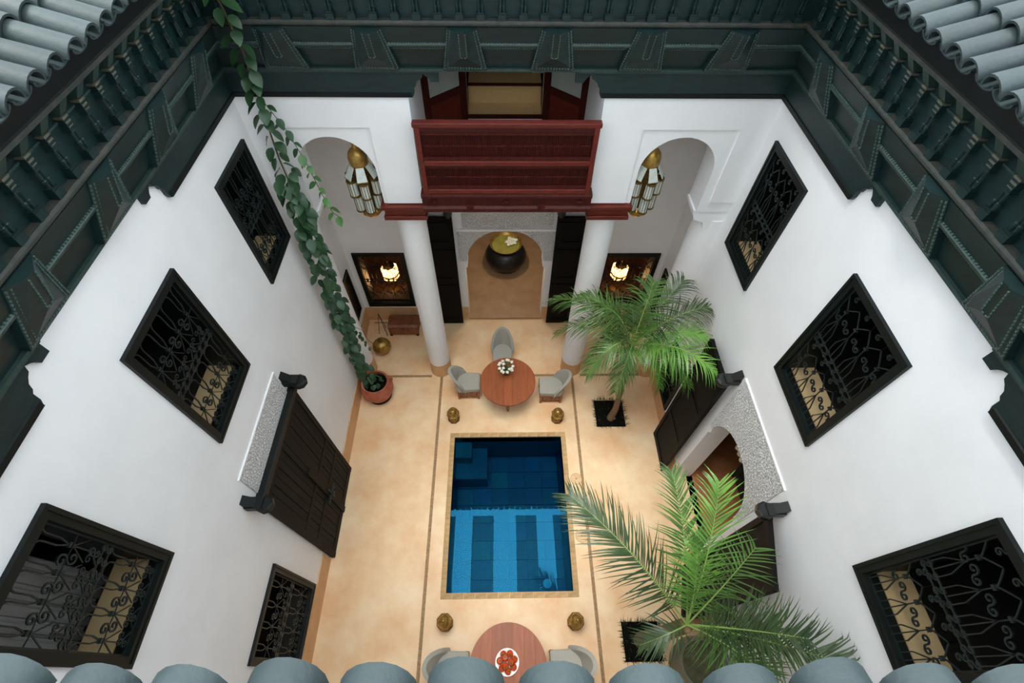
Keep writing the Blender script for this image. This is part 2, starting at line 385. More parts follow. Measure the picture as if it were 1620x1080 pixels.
# side frames: local X along the wall, local Y towards the courtyard; s runs over [s0, s1]
SIDES = {'left': (Vector((XL, 0, 0)), -pi/2, YN, YB), 'right': (Vector((XR, 0, 0)), pi/2, YN, YB),
         'back': (Vector((0, YB, 0)), pi, XL, XR), 'near': (Vector((0, YN, 0)), 0, XL, XR)}
def wp(side, s, d, z):
    if side == 'left': return Vector((XL+d, s, z))
    if side == 'right': return Vector((XR-d, s, z))
    if side == 'back': return Vector((s, YB-d, z))
    return Vector((s, YN+d, z))
ED, EZ = .62, 8.36
ROWS = {'left': 5, 'right': 5, 'back': 3, 'near': 3}
for side, (org, rz, s0, s1) in SIDES.items():
    root = sroot('roof_'+side, 'blue-grey barrel tiled eave on the %s side of the courtyard' % side)
    SLOPE = SLOPES[side]; TW = .218 if side == 'near' else .206
    if side == 'near': root.rotation_euler.z = -.02
    # sloping deck
    f = lambda s, d: wp(side, s, d, EZ-.03+(ED-d)*math.tan(SLOPE))
    dk = MB(); q = [f(s0+ED-.12, ED-.14), f(s1-ED+.12, ED-.14), f(s1+1.1, -1.1), f(s0-1.1, -1.1)]
    q2 = [p-Vector((0, 0, .05)) for p in q]
    dk.add(q+q2, [(0, 1, 2, 3), (7, 6, 5, 4), (0, 4, 5, 1), (1, 5, 6, 2), (2, 6, 7, 3), (3, 7, 4, 0)])
    dk.build('roof_deck', M_mortar, root)
    n = int((s1-s0-2*ED)/TW)+8
    mid = (s0+s1)/2
    for r in range(ROWS[side]):
        dd = ED-r*.31*cos(SLOPE)
        for i in range(-n//2, n//2+1):
            s = mid+i*TW
            lim0, lim1 = s0+dd, s1-dd
            if not (lim0+.02 < s < lim1-.02): continue
            z = EZ+(ED-dd)*math.tan(SLOPE)+.012
            jx = random.uniform(-.006, .006); ja = random.uniform(-.03, .03); je = random.uniform(-.012, .012)
            R = Matrix.Rotation(rz, 4, 'Z') @ Matrix.Rotation(-SLOPE+.06, 4, 'X') @ Matrix.Rotation(ja, 4, 'Z')
            link('roof_tile', ME_tile, root, wp(side, s+jx, dd+je, z), R.to_euler())
            s2 = s+TW/2
            if s2 < lim1-.02:
                link('pan_tile', ME_pan, root, wp(side, s2, dd-.02+je, z+.012), R.to_euler())

def bead(mb, a, b, nrm, r=.008, step=.032):
    a = Vector(a); b = Vector(b); d = b-a; L = d.length; k = max(1, int(L/step)); d.normalize(); nn = Vector(nrm); sd = d.cross(nn).normalized()
    for i in range(k):
        c = a+d*(L*(i+.5)/k); mb.obox(c, d*step*.3, sd*r, nn*r)
# flare band: from (d .07, z 7.10) to (d .27, z 7.64)
FD0, FZ0, FD1, FZ1 = .06, 7.10, .24, 7.63
FL = sqrt((FD1-FD0)**2+(FZ1-FZ0)**2); FT = Vector((0, (FD1-FD0)/FL, (FZ1-FZ0)/FL)); FN = Vector((0, FT.z, -FT.y))
def fp(s, t, h=0):   # local flare-band coordinates -> local (X, Y, Z)
    return Vector((s, FD0, FZ0))+FT*(t*FL)+FN*h
def tab_mesh():
    b = MB(); A, B, Cc, D = (-.155, 1), (.155, 1), (.255, .05), (-.255, .05)
    E, F_, G, Hh = (-.042, 1), (.042, 1), (.042, .42), (-.042, .42)
    lo = [fp(*p, 0) for p in (A, B, Cc, D)]; mi = [fp(*p, .06) for p in (A, B, Cc, D)]; hi = [fp(*p, .125) for p in (E, F_, G, Hh)]
    b.add(lo+mi+hi, [(0, 3, 7, 4), (3, 2, 6, 7), (2, 1, 5, 6), (4, 7, 11, 8), (7, 6, 10, 11), (6, 5, 9, 10), (8, 11, 10, 9), (0, 4, 8, 9, 5, 1)])
    return b
ME_tab = tab_mesh().mesh('corbel_tab', M_green)
bt = MB()
for p, q in (((-.15, .98), (-.24, .09)), ((-.24, .09), (.24, .09)), ((.24, .09), (.15, .98))):
    bead(bt, fp(*p, .066), fp(*q, .066), FN, .006)
    p2, q2 = (p[0]*.82, p[1]*.94+.04), (q[0]*.82, q[1]*.94+.06); bead(bt, fp(*p2, .078), fp(*q2, .078), FN, .005)
for p, q in (((-.036, .98), (-.036, .45)), ((.036, .98), (.036, .45)), ((-.036, .45), (.036, .45))): bead(bt, fp(*p, .128), fp(*q, .128), FN, .005)
ME_tabbead = bt.mesh('bead_edging', M_beadhi)
# twin-colonnette baluster between shelf and soffit
SZ, SD = 7.66, .30      # shelf top and projection
bb = MB(); z = SZ+.02; y = .275
bb.box(-.042, .042, y-.05, y+.03, z, z+.06)
bb.box(-.036, .036, y-.05, y+.022, z+.06, z+.075)
for sx in (-.018, .018):
    bb.lathe([(.013, .075), (.013, .11), (.018, .115), (.018, .13), (.012, .135), (.011, .2), (.014, .205)], 6, (sx, y, z))
bb.box(-.036, .036, y-.05, y+.022, z+.205, z+.222)
bb.box(-.03, .03, y-.05, y+.018, z+.222, z+.30)
ME_bal = bb.mesh('baluster', M_green)
bs = MB()
for i, (hw, zz, hh) in enumerate(((.024, .238, .008), (.028, .266, .014), (.032, .298, .016))): bs.box(-hw, hw, y-.045, y+.020+.003*i, z+zz, z+zz+hh)
ME_balb = bs.mesh('pale_band', M_pale)
bc = MB(); bc.add([(-.04, y-.05, z+.33), (.04, y-.05, z+.33), (.04, y+.03, z+.33), (-.04, y+.03, z+.33), (-.045, y-.05, z+.44), (.045, y-.05, z+.44), (.045, y+.11, z+.44), (-.045, y+.11, z+.44)],
                  [(3, 2, 1, 0), (4, 5, 6, 7), (0, 1, 5, 4), (1, 2, 6, 5), (2, 3, 7, 6), (3, 0, 4, 7)])
ME_balc = bc.mesh('bracket_block', mat('bracket_green', '#223834', '#2b443f', 9, .5))
TABS = {'back': [-2.44, -1.42, -.41, .60, 1.62, 2.62], 'near': [-2.44, -1.42, -.41, .60, 1.62, 2.62],
        'left': [.05, 1.08, 2.11, 3.14, 4.15, 5.12], 'right': [.02, 1.02, 1.98, 2.95, 3.95, 5.0]}
def ends(side):
    if side in ('left', 'right'): return (1.98, 3.60) if side == 'left' else (1.86, 3.56)
    return (-.74, .90)
for k, side in enumerate(('left', 'right', 'back', 'near')):
    org, rz, s0, s1 = SIDES[side]
    root = sroot('trim_%d' % (k+2), 'dark green carved wooden cornice below the %s eave' % side)
    mk = lambda b: b.xf(Matrix.Identity(4))
    def run(name, prof, m, a=None, c=None, cap=True):
        """profile of (d, z) swept along the side, mitred into the corners"""
        b = MB(); n = len(prof)
        A = [wp(side, (s0+max(d, 0) if a is None else a), d, z) for d, z in prof]; B = [wp(side, (s1-max(d, 0) if c is None else c), d, z) for d, z in prof]
        b.add(A+B, [(i, (i+1) % n, n+(i+1) % n, n+i) for i in range(n)]+[tuple(range(n)), tuple(range(2*n-1, n-1, -1))])
        return b.build(name, m, root)
    # lower boards at the corners, with cut profile ends
    e0, e1 = ends(side)
    if side == 'near': e0, e1 = .05, .1
    pr = [(0, 7.11), (0, 6.93), (-.10, 6.93), (-.115, 6.965), (-.15, 7.0), (-.185, 7.02), (-.20, 6.975), (-.235, 6.955), (-.27, 6.925), (-.285, 6.88), (-.31, 6.86), (-.315, 6.79), (-.335, ZC)]
    for sgn, e, far in ((1, e0, s0), (-1, e1, s1)):
        lp = [(e+sgn*p, zz) for p, zz in pr]+[(far, ZC), (far, 7.11)]
        MB().plate([lp], lambda s, z: wp(side, s, .0, z), lambda s, z: wp(side, s, .045, z)).build('lower_board', M_green, root)
        a, c = (far+.05, e) if sgn > 0 else (e, far-.05)
        st = MB(); A = [wp(side, a, d, z) for d, z in ((.04, 7.05), (.075, 7.05), (.075, 7.10), (.04, 7.10))]; B = [wp(side, c, d, z) for d, z in ((.04, 7.05), (.075, 7.05), (.075, 7.10), (.04, 7.10))]
        st.add(A+B, [(0, 1, 5, 4), (1, 2, 6, 5), (2, 3, 7, 6), (3, 0, 4, 7), (0, 1, 2, 3), (7, 6, 5, 4)]); st.build('board_moulding', M_greenhi, root)
        a, c = (far+.05, e-.34) if sgn > 0 else (e+.34, far-.05)
        st = MB(); pf = ((.04, ZC), (.058, ZC), (.058, ZC+.05), (.04, ZC+.06)); A = [wp(side, a, d, z) for d, z in pf]; B = [wp(side, c, d, z) for d, z in pf]
        st.add(A+B, [(0, 1, 5, 4), (1, 2, 6, 5), (2, 3, 7, 6), (3, 0, 4, 7), (0, 1, 2, 3), (7, 6, 5, 4)]); st.build('board_lip', M_greenf, root)
    run('flare_board', [(0, 7.06), (.05, 7.06), (FD0, FZ0), (FD1, FZ1), (0, FZ1)], M_green)
    run('base_bead', [(.03, 7.065), (.095, 7.075), (.095, 7.105), (.05, 7.11)], M_greenhi)
    # upper step of the flare band
    u = lambda t, h: (lambda v: (v.y, v.z))(fp(0, t, h))
    run('step_board', [u(.60, 0), u(.60, .05), u(1, .05), u(1, 0)], M_green)
    run('step_moulding', [u(.56, 0), u(.56, .03), u(.60, .065), u(.64, .065), u(.66, .05), u(.66, 0)], M_greenhi)
    run('step_moulding', [u(.50, 0), u(.50, .014), u(.53, .014), u(.53, 0)], M_greenhi)
    run('shelf', [(0, 7.63), (.30, 7.63), (.31, 7.645), (.31, SZ), (.30, SZ+.02), (0, SZ+.02)], M_shelf)
    bd = MB(); bead(bd, wp(side, s0+.30, .27, 7.612), wp(side, s1-.30, .27, 7.612), Vector((0, 0, 1)), .008, .036); bd.build('bead_moulding', M_beadhi, root)
    for t_, h_ in ((.50, .018), (.67, .056)):
        ya, za = u(t_, h_); bd = MB(); bead(bd, wp(side, s0+ya, ya, za), wp(side, s1-ya, ya, za), Vector((0, 0, 1)), .006, .03); bd.build('bead_moulding', M_beadhi, root)
    run('frieze_board', [(0, SZ), (.23, SZ), (.235, SZ+.44), (0, SZ+.44)], M_green)
    run('frieze_rail', [(.22, SZ+.29), (.245, SZ+.29), (.245, SZ+.305), (.22, SZ+.305)], M_greenhi)
    run('soffit_board', [(0, 8.12), (.40, 8.12), (.40, 8.15), (0, 8.15)], M_shelf)
    run('fascia_board', [(0, 8.15), (.37, 8.15), (.37, 8.36), (0, 8.36)], M_blackp)
    for s in TABS[side]:
        if side == 'near' : continue
        t = link('corbel_tab', ME_tab, root, wp(side, s, 0, 0), (0, 0, rz)); link('bead_edging', ME_tabbead, t)
    if side == 'near': continue
    nb = int((s1-s0-.62)/.2205); st = (s1-s0-.62)/nb
    for i in range(nb):
        s = s0+.31+st*(i+.5)
        t = link('baluster', ME_bal, root, wp(side, s, 0, 0), (0, 0, rz)); link('pale_band', ME_balb, t); link('bracket_block', ME_balc, t)

# ---- windows with wrought iron grilles
def spiral(cx, cz, r, a0, turns, sgn, n=14):
    return [(cx+r*(1-.78*i/n)*cos(a0+sgn*2*pi*turns*i/n), cz+r*(1-.78*i/n)*sin(a0+sgn*2*pi*turns*i/n)) for i in range(n+1)]
def poly_tube(mb, pl, r=.009, y=0, n=4): mb.tube([(p[0], y, p[1]) for p in pl], r, n)
def s_scroll(r):
    a = spiral(0, r, r, -pi/2, 1.15, 1); b_ = spiral(0, -r, r, pi/2, 1.15, 1)
    return list(reversed(a))+b_[1:]
def scroll_mesh(r, rot=0, rad=.0095):
    mb = MB(); pts = s_scroll(r); c, s = cos(rot), sin(rot)
    poly_tube(mb, [(p[0]*c-p[1]*s, p[0]*s+p[1]*c) for p in pts], rad); return mb.mesh('scroll', M_iron)
ME_s1 = scroll_mesh(.042, radians(75)); ME_s2 = scroll_mesh(.05, radians(20)); ME_s3 = scroll_mesh(.032, 0)
def heart_mesh(r):
    mb = MB()
    for sg in (1, -1):
        poly_tube(mb, [(sg*p[0], p[1]) for p in [(0, -1.7*r)]+[(r*1.3, -.3*r)]+spiral(r*.75, .35*r, r*.6, -.4, 1.1, 1)], .007)
    return mb.mesh('scroll', M_iron)
ME_h = heart_mesh(.055)
wn_i = [0]
def window(loc, rz, W, Hh, style, label, sillm=M_sillb, depth=TH):
    wn_i[0] += 1
    root = sroot('window_%d' % wn_i[0], label, loc, rz)
    fwid = .045
    fr = MB()
    fr.plate([rect(-W/2-.03, W/2+.03, -.03, Hh+.03), list(reversed(rect(-W/2+fwid, W/2-fwid, fwid, Hh-fwid)))], lambda s, t: (s, -.03, t), lambda s, t: (s, .05, t))
    fr.plate([rect(-W/2-.0, W/2+.0, 0, Hh), list(reversed(rect(-W/2+.025, W/2-.025, .025, Hh-.025)))], lambda s, t: (s, .05, t), lambda s, t: (s, depth+.02, t))
    fr.plate([rect(-W/2-.045, W/2+.045, -.045, Hh+.045), list(reversed(rect(-W/2-.01, W/2+.01, -.01, Hh+.01)))], lambda s, t: (s, -.04, t), lambda s, t: (s, 0, t))
    fr.build('frame', M_greenf, root)
    MB().box(-W/2+.026, W/2-.026, .13, depth+.04, .02, .04).build('sill', sillm, root)
    iw, ih = W-2*fwid, Hh-2*fwid; yg = .02
    g = MB(); x0, x1 = -iw/2, iw/2; z0, z1 = fwid, Hh-fwid
    bar = lambda a, b_, r=.009: g.tube([(a[0], yg, a[1]), (b_[0], yg, b_[1])], r, 4)
    for z in (z0+.012, z1-.012): bar((x0, z), (x1, z))
    for x in (x0+.01, x1-.01): bar((x, z0), (x, z1))
    zm = (z0+z1)/2
    for dz in (-.045, .03): bar((x0, zm+dz), (x1, zm+dz))
    kids = []; nc = 4; cw = iw/nc; RH = (z1-z0)/2
    for reg in (0, 1):
        b0 = z0+reg*RH+(.03 if reg else .012); b1 = z0+(reg+1)*RH-(.045 if reg == 0 else .012); h = b1-b0
        if style == 'branch':
            zs = b0+h*.47; zc = b0+h*.62; za = b0+h*.80
            for i in range(nc):
                cx = x0+cw*(i+.5)
                bar((cx, b0), (cx, zc+.02), .007); 
                g.obox((cx, yg, zc+.01), (.02, 0, 0), (0, .014, 0), (0, 0, .012))
                for sg in (1, -1):
                    g.tube([(cx+sg*cw*.3, yg, b0), (cx+sg*cw*.3, yg, b0+h*.22), (cx, yg, zs)], .007, 4)
                    poly_tube(g, [(cx, zc+.02), (cx+sg*.01, zc+.05), (cx+sg*cw*.25, za-.03), (cx+sg*cw*.5, za+.03), (cx+sg*cw*.5, b1)], .008, yg)
                if i: kids.append((ME_s1, x0+cw*i, zs+.02))
            kids += [(ME_s1, x0+.04, zs+.02), (ME_s1, x1-.04, zs+.02)]
            for i in range(nc): kids.append((ME_s3, x0+cw*(i+.5), b1-.05))
        else:
            zc = b0+h*.46; zt = b1-.015
            for i in range(nc):
                cx = x0+cw*(i+.5)
                bar((cx, b0), (cx, zc+.05), .007); g.obox((cx, yg, zc+.04), (.02, 0, 0), (0, .014, 0), (0, 0, .012)); g.obox((cx, yg, zc), (.014, 0, 0), (0, .012, 0), (0, 0, .014))
                for sg in (1, -1):
                    bar((cx, zc), (cx+sg*cw*.46, b0+h*.22), .006); bar((cx, zc), (cx+sg*cw*.5, zc+.01), .005)
                kids += [(ME_h, cx+cw*.5*(1 if i < nc-1 else -9), b0+h*.14)] if i < nc-1 else []
                kids += [(ME_s3, cx, b0+h*.12)]
            for i in range(-1, nc):
                ca, cb = x0+cw*(i+.5), x0+cw*(i+1.5); r_ = cw*.36; cm = (ca+cb)/2
                lp = [(ca, zc+.05), (ca+cw*.07, zc+.09), (cm-r_, zc+.15)]+[(cm-r_*cos(pi*q/8), zt-r_*.9+r_*.9*sin(pi*q/8)) for q in range(9)]+[(cm+r_, zc+.15), (cb-cw*.07, zc+.09), (cb, zc+.05)]
                lp = [(min(max(p[0], x0), x1), p[1]) for p in lp]
                poly_tube(g, lp, .008, yg)
                if 0 <= i < nc-1: kids.append((ME_s2, cm, zc+.0))
    for i in range(8):
        xx = x0+iw*(i+.5)/8
        kids.append((ME_s3, xx, zm-.008))
    go = g.build('grille', M_iron, root)
    for me, x, z in kids: link('scroll', me, go, (x, yg, z))
    return root
names = ['farthest', 'middle', 'nearest']
for i, (y0, y1, z0, z1) in enumerate(LW):
    window((XL, (y0+y1)/2, z0), pi/2, y1-y0, z1-z0, 'heart', '%s of the three upper grilled windows in the left wall' % names[i])
for i, (y0, y1, z0, z1) in enumerate(RW):
    window((XR, (y0+y1)/2, z0), -pi/2, y1-y0, z1-z0, 'branch', '%s of the three upper grilled windows in the right wall' % names[i])
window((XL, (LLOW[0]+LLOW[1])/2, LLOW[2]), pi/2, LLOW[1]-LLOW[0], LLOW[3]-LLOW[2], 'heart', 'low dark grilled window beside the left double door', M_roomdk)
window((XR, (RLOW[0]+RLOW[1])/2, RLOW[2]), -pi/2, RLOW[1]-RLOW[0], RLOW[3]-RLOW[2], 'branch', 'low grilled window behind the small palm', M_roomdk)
for (x0, x1, z0, z1), nm in ((GWL, 'left'), (GWR, 'right')):
    window(((x0+x1)/2, YG, z0), 0, x1-x0, z1-z0, 'branch', 'lamplit grilled window in the gallery wall, %s of the doorway' % nm, M_lampfl, .35)
for k, (x, sg, nm) in enumerate(((GXL, 1, 'left'), (GXR, -1, 'right'))):
    o = sroot('window_%d' % (wn_i[0]+1+k), 'narrow dark shutter in the %s end wall of the gallery' % nm, (x, 7.25, .75))
    MB().plate([rect(-.2, .2, 0, 1.35), list(reversed(rect(-.15, .15, .05, 1.30)))], lambda y, z: (sg*.035, y, z), lambda y, z: (0, y, z)).build('frame', M_greenf, o)
    for q in range(3): MB().box(min(0, sg*.02), max(0, sg*.02), -.15+.1*q+.002, -.05+.1*q-.002, .05, 1.30).build('board', M_black, o)

# ---- engaged half columns and corbels at the facade ends
for sx, ax, nm in ((1, -3.30, 'left'), (-1, 3.45, 'right')):
    b = MB(); b.lathe([(.27, .46), (.27, 4.75)], 32, (ax, 6.17, 0))
    o = struct(b.build('wall_half_column_'+nm, M_wall, None, True), 'white half column against the %s wall' % nm)
    MB().lathe([(.285, 0), (.285, .46)], 32, (ax, 6.17, 0)).build('base_band', M_skirt, o, True)
    xi = LA-AR2 if sx > 0 else RA+AR2
    xw = XL if sx > 0 else XR
    prof = [(xw, 4.52), (xw+sx*.30, 4.62), (xw+sx*.34, 4.72), (xi-sx*.02, 4.78), (xi-sx*.0, 4.84), (xi+sx*.03, 4.90), (xi+sx*.03, 4.95), (xw, 4.95)]
    MB().plate([prof], lambda x, z: (x, YB+.02, z), lambda x, z: (x, YB+.44, z)).build('corbel', M_wall, o)

# ================================================================== FIXED THINGS
# ---- free columns with red capitals
def column(x, label):
    t = thing('column', label, 'column', (x, 6.17, 0), 0, 'white gallery columns')
    MB().lathe([(.232, .46), (.236, 2.6), (.236, 4.86)], 40).build('shaft', M_wall, t, True)
    MB().lathe([(.24, 0), (.24, .46)], 40).build('base', M_skirt, t, True)
    c = MB(); c.box(-.33, .33, -.36, .30, 4.86, 4.93); c.box(-.31, .31, -.33, .28, 4.93, 5.05); c.box(-.345, .345, -.37, .31, 5.05, 5.12)
    c.build('capital', M_red, t, bevel=.012)
    return t
column(-1.47, 'white round column with red capital nearest the terracotta pot')
column(1.64, 'white round column with red capital behind the small palm')

# ---- balcony
bal = thing('balcony', 'dark red wooden balcony balustrade between the two columns', 'balcony', (0, 5.70, 0))
x0, x1 = -1.10, 1.26
f = MB(); f.box(x0-.02, x1+.02, -.05, .05, 6.46, 6.53)
f.build('top_rail', M_red, bal, bevel=.015)
f = MB(); f.box(x0, x1, -.035, .03, 6.40, 6.46); f.build('upper_moulding', M_reddk, bal, bevel=.008)
for z in (5.95, 5.50): MB().box(x0, x1, -.04, .035, z-.035, z+.035).build('rail', M_red, bal, bevel=.01)
for x in (x0, x1-.07): MB().box(x, x+.07, -.045, .04, 5.46, 6.46).build('post', M_red, bal, bevel=.01)
for a, b_ in ((5.985, 6.40), (5.535, 5.915)):
    p = MB(); n = 84; zc = (a+b_)/2
    p.box(x0+.07, x1-.07, -.02, .02, a, a+.05); p.box(x0+.07, x1-.07, -.02, .02, b_-.05, b_); p.box(x0+.07, x1-.07, -.012, .012, zc-.008, zc+.008)
    p.box(x0+.07, x1-.07, .012, .02, a, b_)
    for i in range(n):
        x = x0+.07+(x1-x0-.14)*(i+.5)/n
        p.lathe([(.0045, a+.05), (.009, a+.10), (.0045, zc-.03), (.009, zc), (.0045, zc+.03), (.009, b_-.10), (.0045, b_-.05)], 4, (x, -.005, 0))
    o = p.build('spindle_panel', M_reddk, bal); o['kind'] = 'stuff'
f = MB(); prof = [(-.04, 5.46), (-.055, 5.43), (-.055, 5.40), (-.015, 5.37), (-.015, 5.24), (-.05, 5.21), (-.05, 5.15), (.12, 5.15), (.12, 5.46)]
n = len(prof); f.add([(x0-.05, y, z) for y, z in prof]+[(x1+.05, y, z) for y, z in prof], [(i, (i+1) % n, n+(i+1) % n, n+i) for i in range(n)]+[tuple(range(n)), tuple(range(2*n-1, n-1, -1))])
f.build('beam', M_reddk, bal)
for x in (x0+.12, .07, x1-.12):
    r = MB()
    for k in range(8):
        a = k*pi/4; r.bar((x, -.025, 5.31), (x+.05*cos(a), -.025, 5.31+.05*sin(a)), .018, .016, (0, 1, 0))
    r.sphere((x, -.03, 5.31), .02); r.build('rosette', M_reddk, bal)
for x in (-.46, .58):
    r = MB(); r.box(x-.05, x+.05, -.07, .02, 5.24, 5.27); r.add([(x-.03, -.06, 5.24), (x+.03, -.06, 5.24), (x, -.05, 5.16), (x-.03, .01, 5.24), (x+.03, .01, 5.24), (x, .0, 5.16)], [(0, 1, 2), (5, 4, 3), (0, 2, 5, 3), (1, 4, 5, 2), (0, 3, 4, 1)])
    r.build('pendant', M_reddk, bal)

# ---- upper double door behind the balcony
d = sroot('door_1', 'dark red glazed double door standing open behind the balcony', (.07, YG, 5.20))
f = MB(); f.box(-.70, -.62, -.05, .12, 0, 2.0); f.box(.62, .70, -.05, .12, 0, 2.0); f.build('door_frame', M_reddk, d)
MB().box(-.62, .62, -.02, .30, 0, .25).build('white_step', M_wall, d)
MB().box(-.62, .62, -.04, .04, .25, .285).build('threshold', M_reddk, d)
MB().box(-.62, .62, .04, .44, .20, .27).build('step_tread', M_tan, d)
MB().box(-.62, .62, .44, .90, .0, .56).build('inner_step', M_tan2, d)
MB().box(-.62, .62, .42, .47, .56, .59).build('inner_nosing', M_reddk, d)
for sx in (-1, 1):
    ang = radians(222) if sx < 0 else radians(-42)
    L = MB(); ln = .80
    lf = link('door_leaf', None, d, (sx*.64, -.03, .05), (0, 0, ang))
    fr = MB(); fr.box(0, .11, -.022, .022, 0, 1.9); fr.box(ln-.11, ln, -.022, .022, 0, 1.9); fr.box(.11, ln-.11, -.022, .022, 0, .12); fr.box(.11, ln-.11, -.022, .022, .66, .78); fr.box(.11, ln-.11, -.022, .022, 1.8, 1.9)
    fr.build('leaf_frame', M_reddk, lf, bevel=.004)
    MB().box(.11, ln-.11, -.01, .01, .12, .66).build('lower_panel', M_red, lf)
    MB().box(.11, ln-.11, -.006, .006, .78, 1.8).build('pane', M_doorglass, lf)
t = thing('daybed', 'dark cushioned daybed in the room behind the balcony', 'daybed', (.05, 9.2, 5.2))
MB().box(-1.2, 1.2, 0, .9, 0, .45).build('base', M_sofa, t); MB().box(-1.2, 1.2, .6, .9, .45, .9).build('backrest', M_sofa, t, bevel=.06)
for i in range(3): MB().box(-1.1+i*.75, -.42+i*.75, .35, .58, .45, .85).build('cushion', M_sofa, t, bevel=.08)
t = MB()
for i in range(7): t.lathe([(.05, 0), (.045, 1.9)], 8, (.58+i*.035, 8.62+.03*(i % 2), 5.76))
tag(t.build('curtain', M_cream, None, True), 'cream curtain hanging inside the balcony room', 'curtain')

# ---- carved doorway of the gallery with black leaves
cp = [(-.95, 2.10), (-.95, 3.55), (1.20, 3.55), (1.20, 2.10)]
inner = [(DX1-.02, 2.10)]+arc(DXC, 2.17, .835, 0, pi, 28)+[(DX0+.02, 2.10)]
o = MB().plate([[(-.95, 2.10), (-.95, 2.95)]+[(-.95, 3.0), (1.20, 3.0), (1.20, 2.10)]+inner], lambda x, z: (x, YG-.02, z), lambda x, z: (x, YG+.001, z)).build('trim_6', M_carved)
struct(o, 'carved white plaster spandrel around the gallery doorway')
MB().box(-.82, 1.07, YG-.022, YG, 3.06, 3.5).build('carved_panel', M_carved, o)
MB().box(-.95, 1.20, YG-.04, YG, 2.99, 3.04).build('moulding', M_wall, o)
for sx in (-1, 1):
    xa, xb = (-1.62, -1.00) if sx < 0 else (1.13, 1.76)
    dr = sroot('door_%d' % (2 if sx < 0 else 3), 'tall black door leaf folded against the gallery wall, %s of the doorway' % ('left' if sx < 0 else 'right'), ((xa+xb)/2, 7.56, 0))
    wd = (xb-xa)/2
    MB().box(-wd, wd, -.03, .03, .03, 3.46).build('leaf', M_black, dr)
    for (a, b_) in ((.15, 1.5), (1.65, 2.6), (2.75, 3.35)):
        fr = MB().plate([rect(-wd+.03, wd-.03, a, b_), list(reversed(rect(-wd+.11, wd-.11, a+.08, b_-.08)))], lambda x, z: (x, -.045, z), lambda x, z: (x, -.03, z)); fr.build('panel_moulding', M_black, dr)
    MB().lathe([(.055, 3.46), (.055, 3.50), (.085, 3.52), (.085, 3.60), (.05, 3.66)], 8, (-sx*(wd-.07), 0, 0)).build('pivot_bracket', M_blackp, dr)

# ---- left double door
dl = sroot('door_4', 'large weathered dark double door in the left wall', (XL, 2.83, 0), pi/2)
# local: X along +y, Y into the wall
def leaf(parent, xa, xb, zt, mirror):
    lf = link('door_leaf', None, parent, ((xa+xb)/2, -.065, 0)); h = (xb-xa)/2
    for a in (-h, h-.09): MB().box(a, a+.09, -.035, .035, .03, zt).build('stile', M_oldwood, lf)
    for z in (.03, 1.02, 1.62, zt-.12): MB().box(-h+.09, h-.09, -.03, .03, z, z+(.16 if z < .1 else .1)).build('rail', M_oldwood, lf)
    for (za, zb, n) in ((.19, 1.02, 7), (1.12, 1.62, 7), (1.72, zt-.12, 6)):
        w_ = (2*h-.18)/n
        for i in range(n):
            x = -h+.09+w_*i
            MB().box(x+.006, x+w_-.006, -.022+.006*(i % 2), .01, za, zb).build('plank', M_oldwood, lf)
    MB().box(-h+.09, h-.09, .008, .02, .1, zt-.05).build('backing', M_blackp, lf)
    return lf
l1 = leaf(dl, -.88, .05, 3.30, 1); l2 = leaf(dl, .06, .87, 3.30, -1)
MB().box(-.05, .06, -.125, -.10, .05, 2.2).build('cover_strip', M_oldwood, dl)
lk = MB(); lk.bar((-.16, -.14, 1.02), (.2, -.14, 1.02), .03, .03); lk.bar((.02, -.14, .85), (.02, -.14, 1.25), .03, .03); lk.lathe([(.05, 0), (.05, .03)], 10, (.02, -.15, 1.02)); lk.tube([(.12+.05*cos(a/8*2*pi), -.15, .93+.05*sin(a/8*2*pi)) for a in range(9)], .008, 5)
lk.build('lock', M_iron, dl)
lt = MB(); lt.box(-.92, .90, -.115, 0, 3.30, 3.41); lt.build('lintel', M_greenf, dl, bevel=.01)
def bracket(parent, x, y, z, m=M_greenf):
    b = MB(); b.lathe([(.06, -.06), (.10, -.05), (.115, -.02), (.115, .05), (.09, .07)], 8, (x, y-.10, z)); b.box(x-.075, x+.075, y-.10, y+.12, z-.01, z+.10)
    b.add([(x-.06, y-.04, z+.07), (x+.06, y-.04, z+.07), (x+.06, y+.12, z+.22), (x-.06, y+.12, z+.22), (x-.06, y+.12, z), (x+.06, y+.12, z)], [(0, 1, 2, 3), (0, 3, 4), (1, 5, 2), (0, 4, 5, 1), (2, 5, 4, 3)])
    b.build('pivot_bracket', m, parent)
bracket(dl, -.93, -.12, 3.52); bracket(dl, .90, -.12, 3.52)
MB().box(-.74, .80, -.02, 0, 3.41, 3.93).build('carved_panel', M_carved, dl)
MB().box(-.76, .82, -.022, 0, 3.93, 3.95).build('moulding', M_wall, dl)

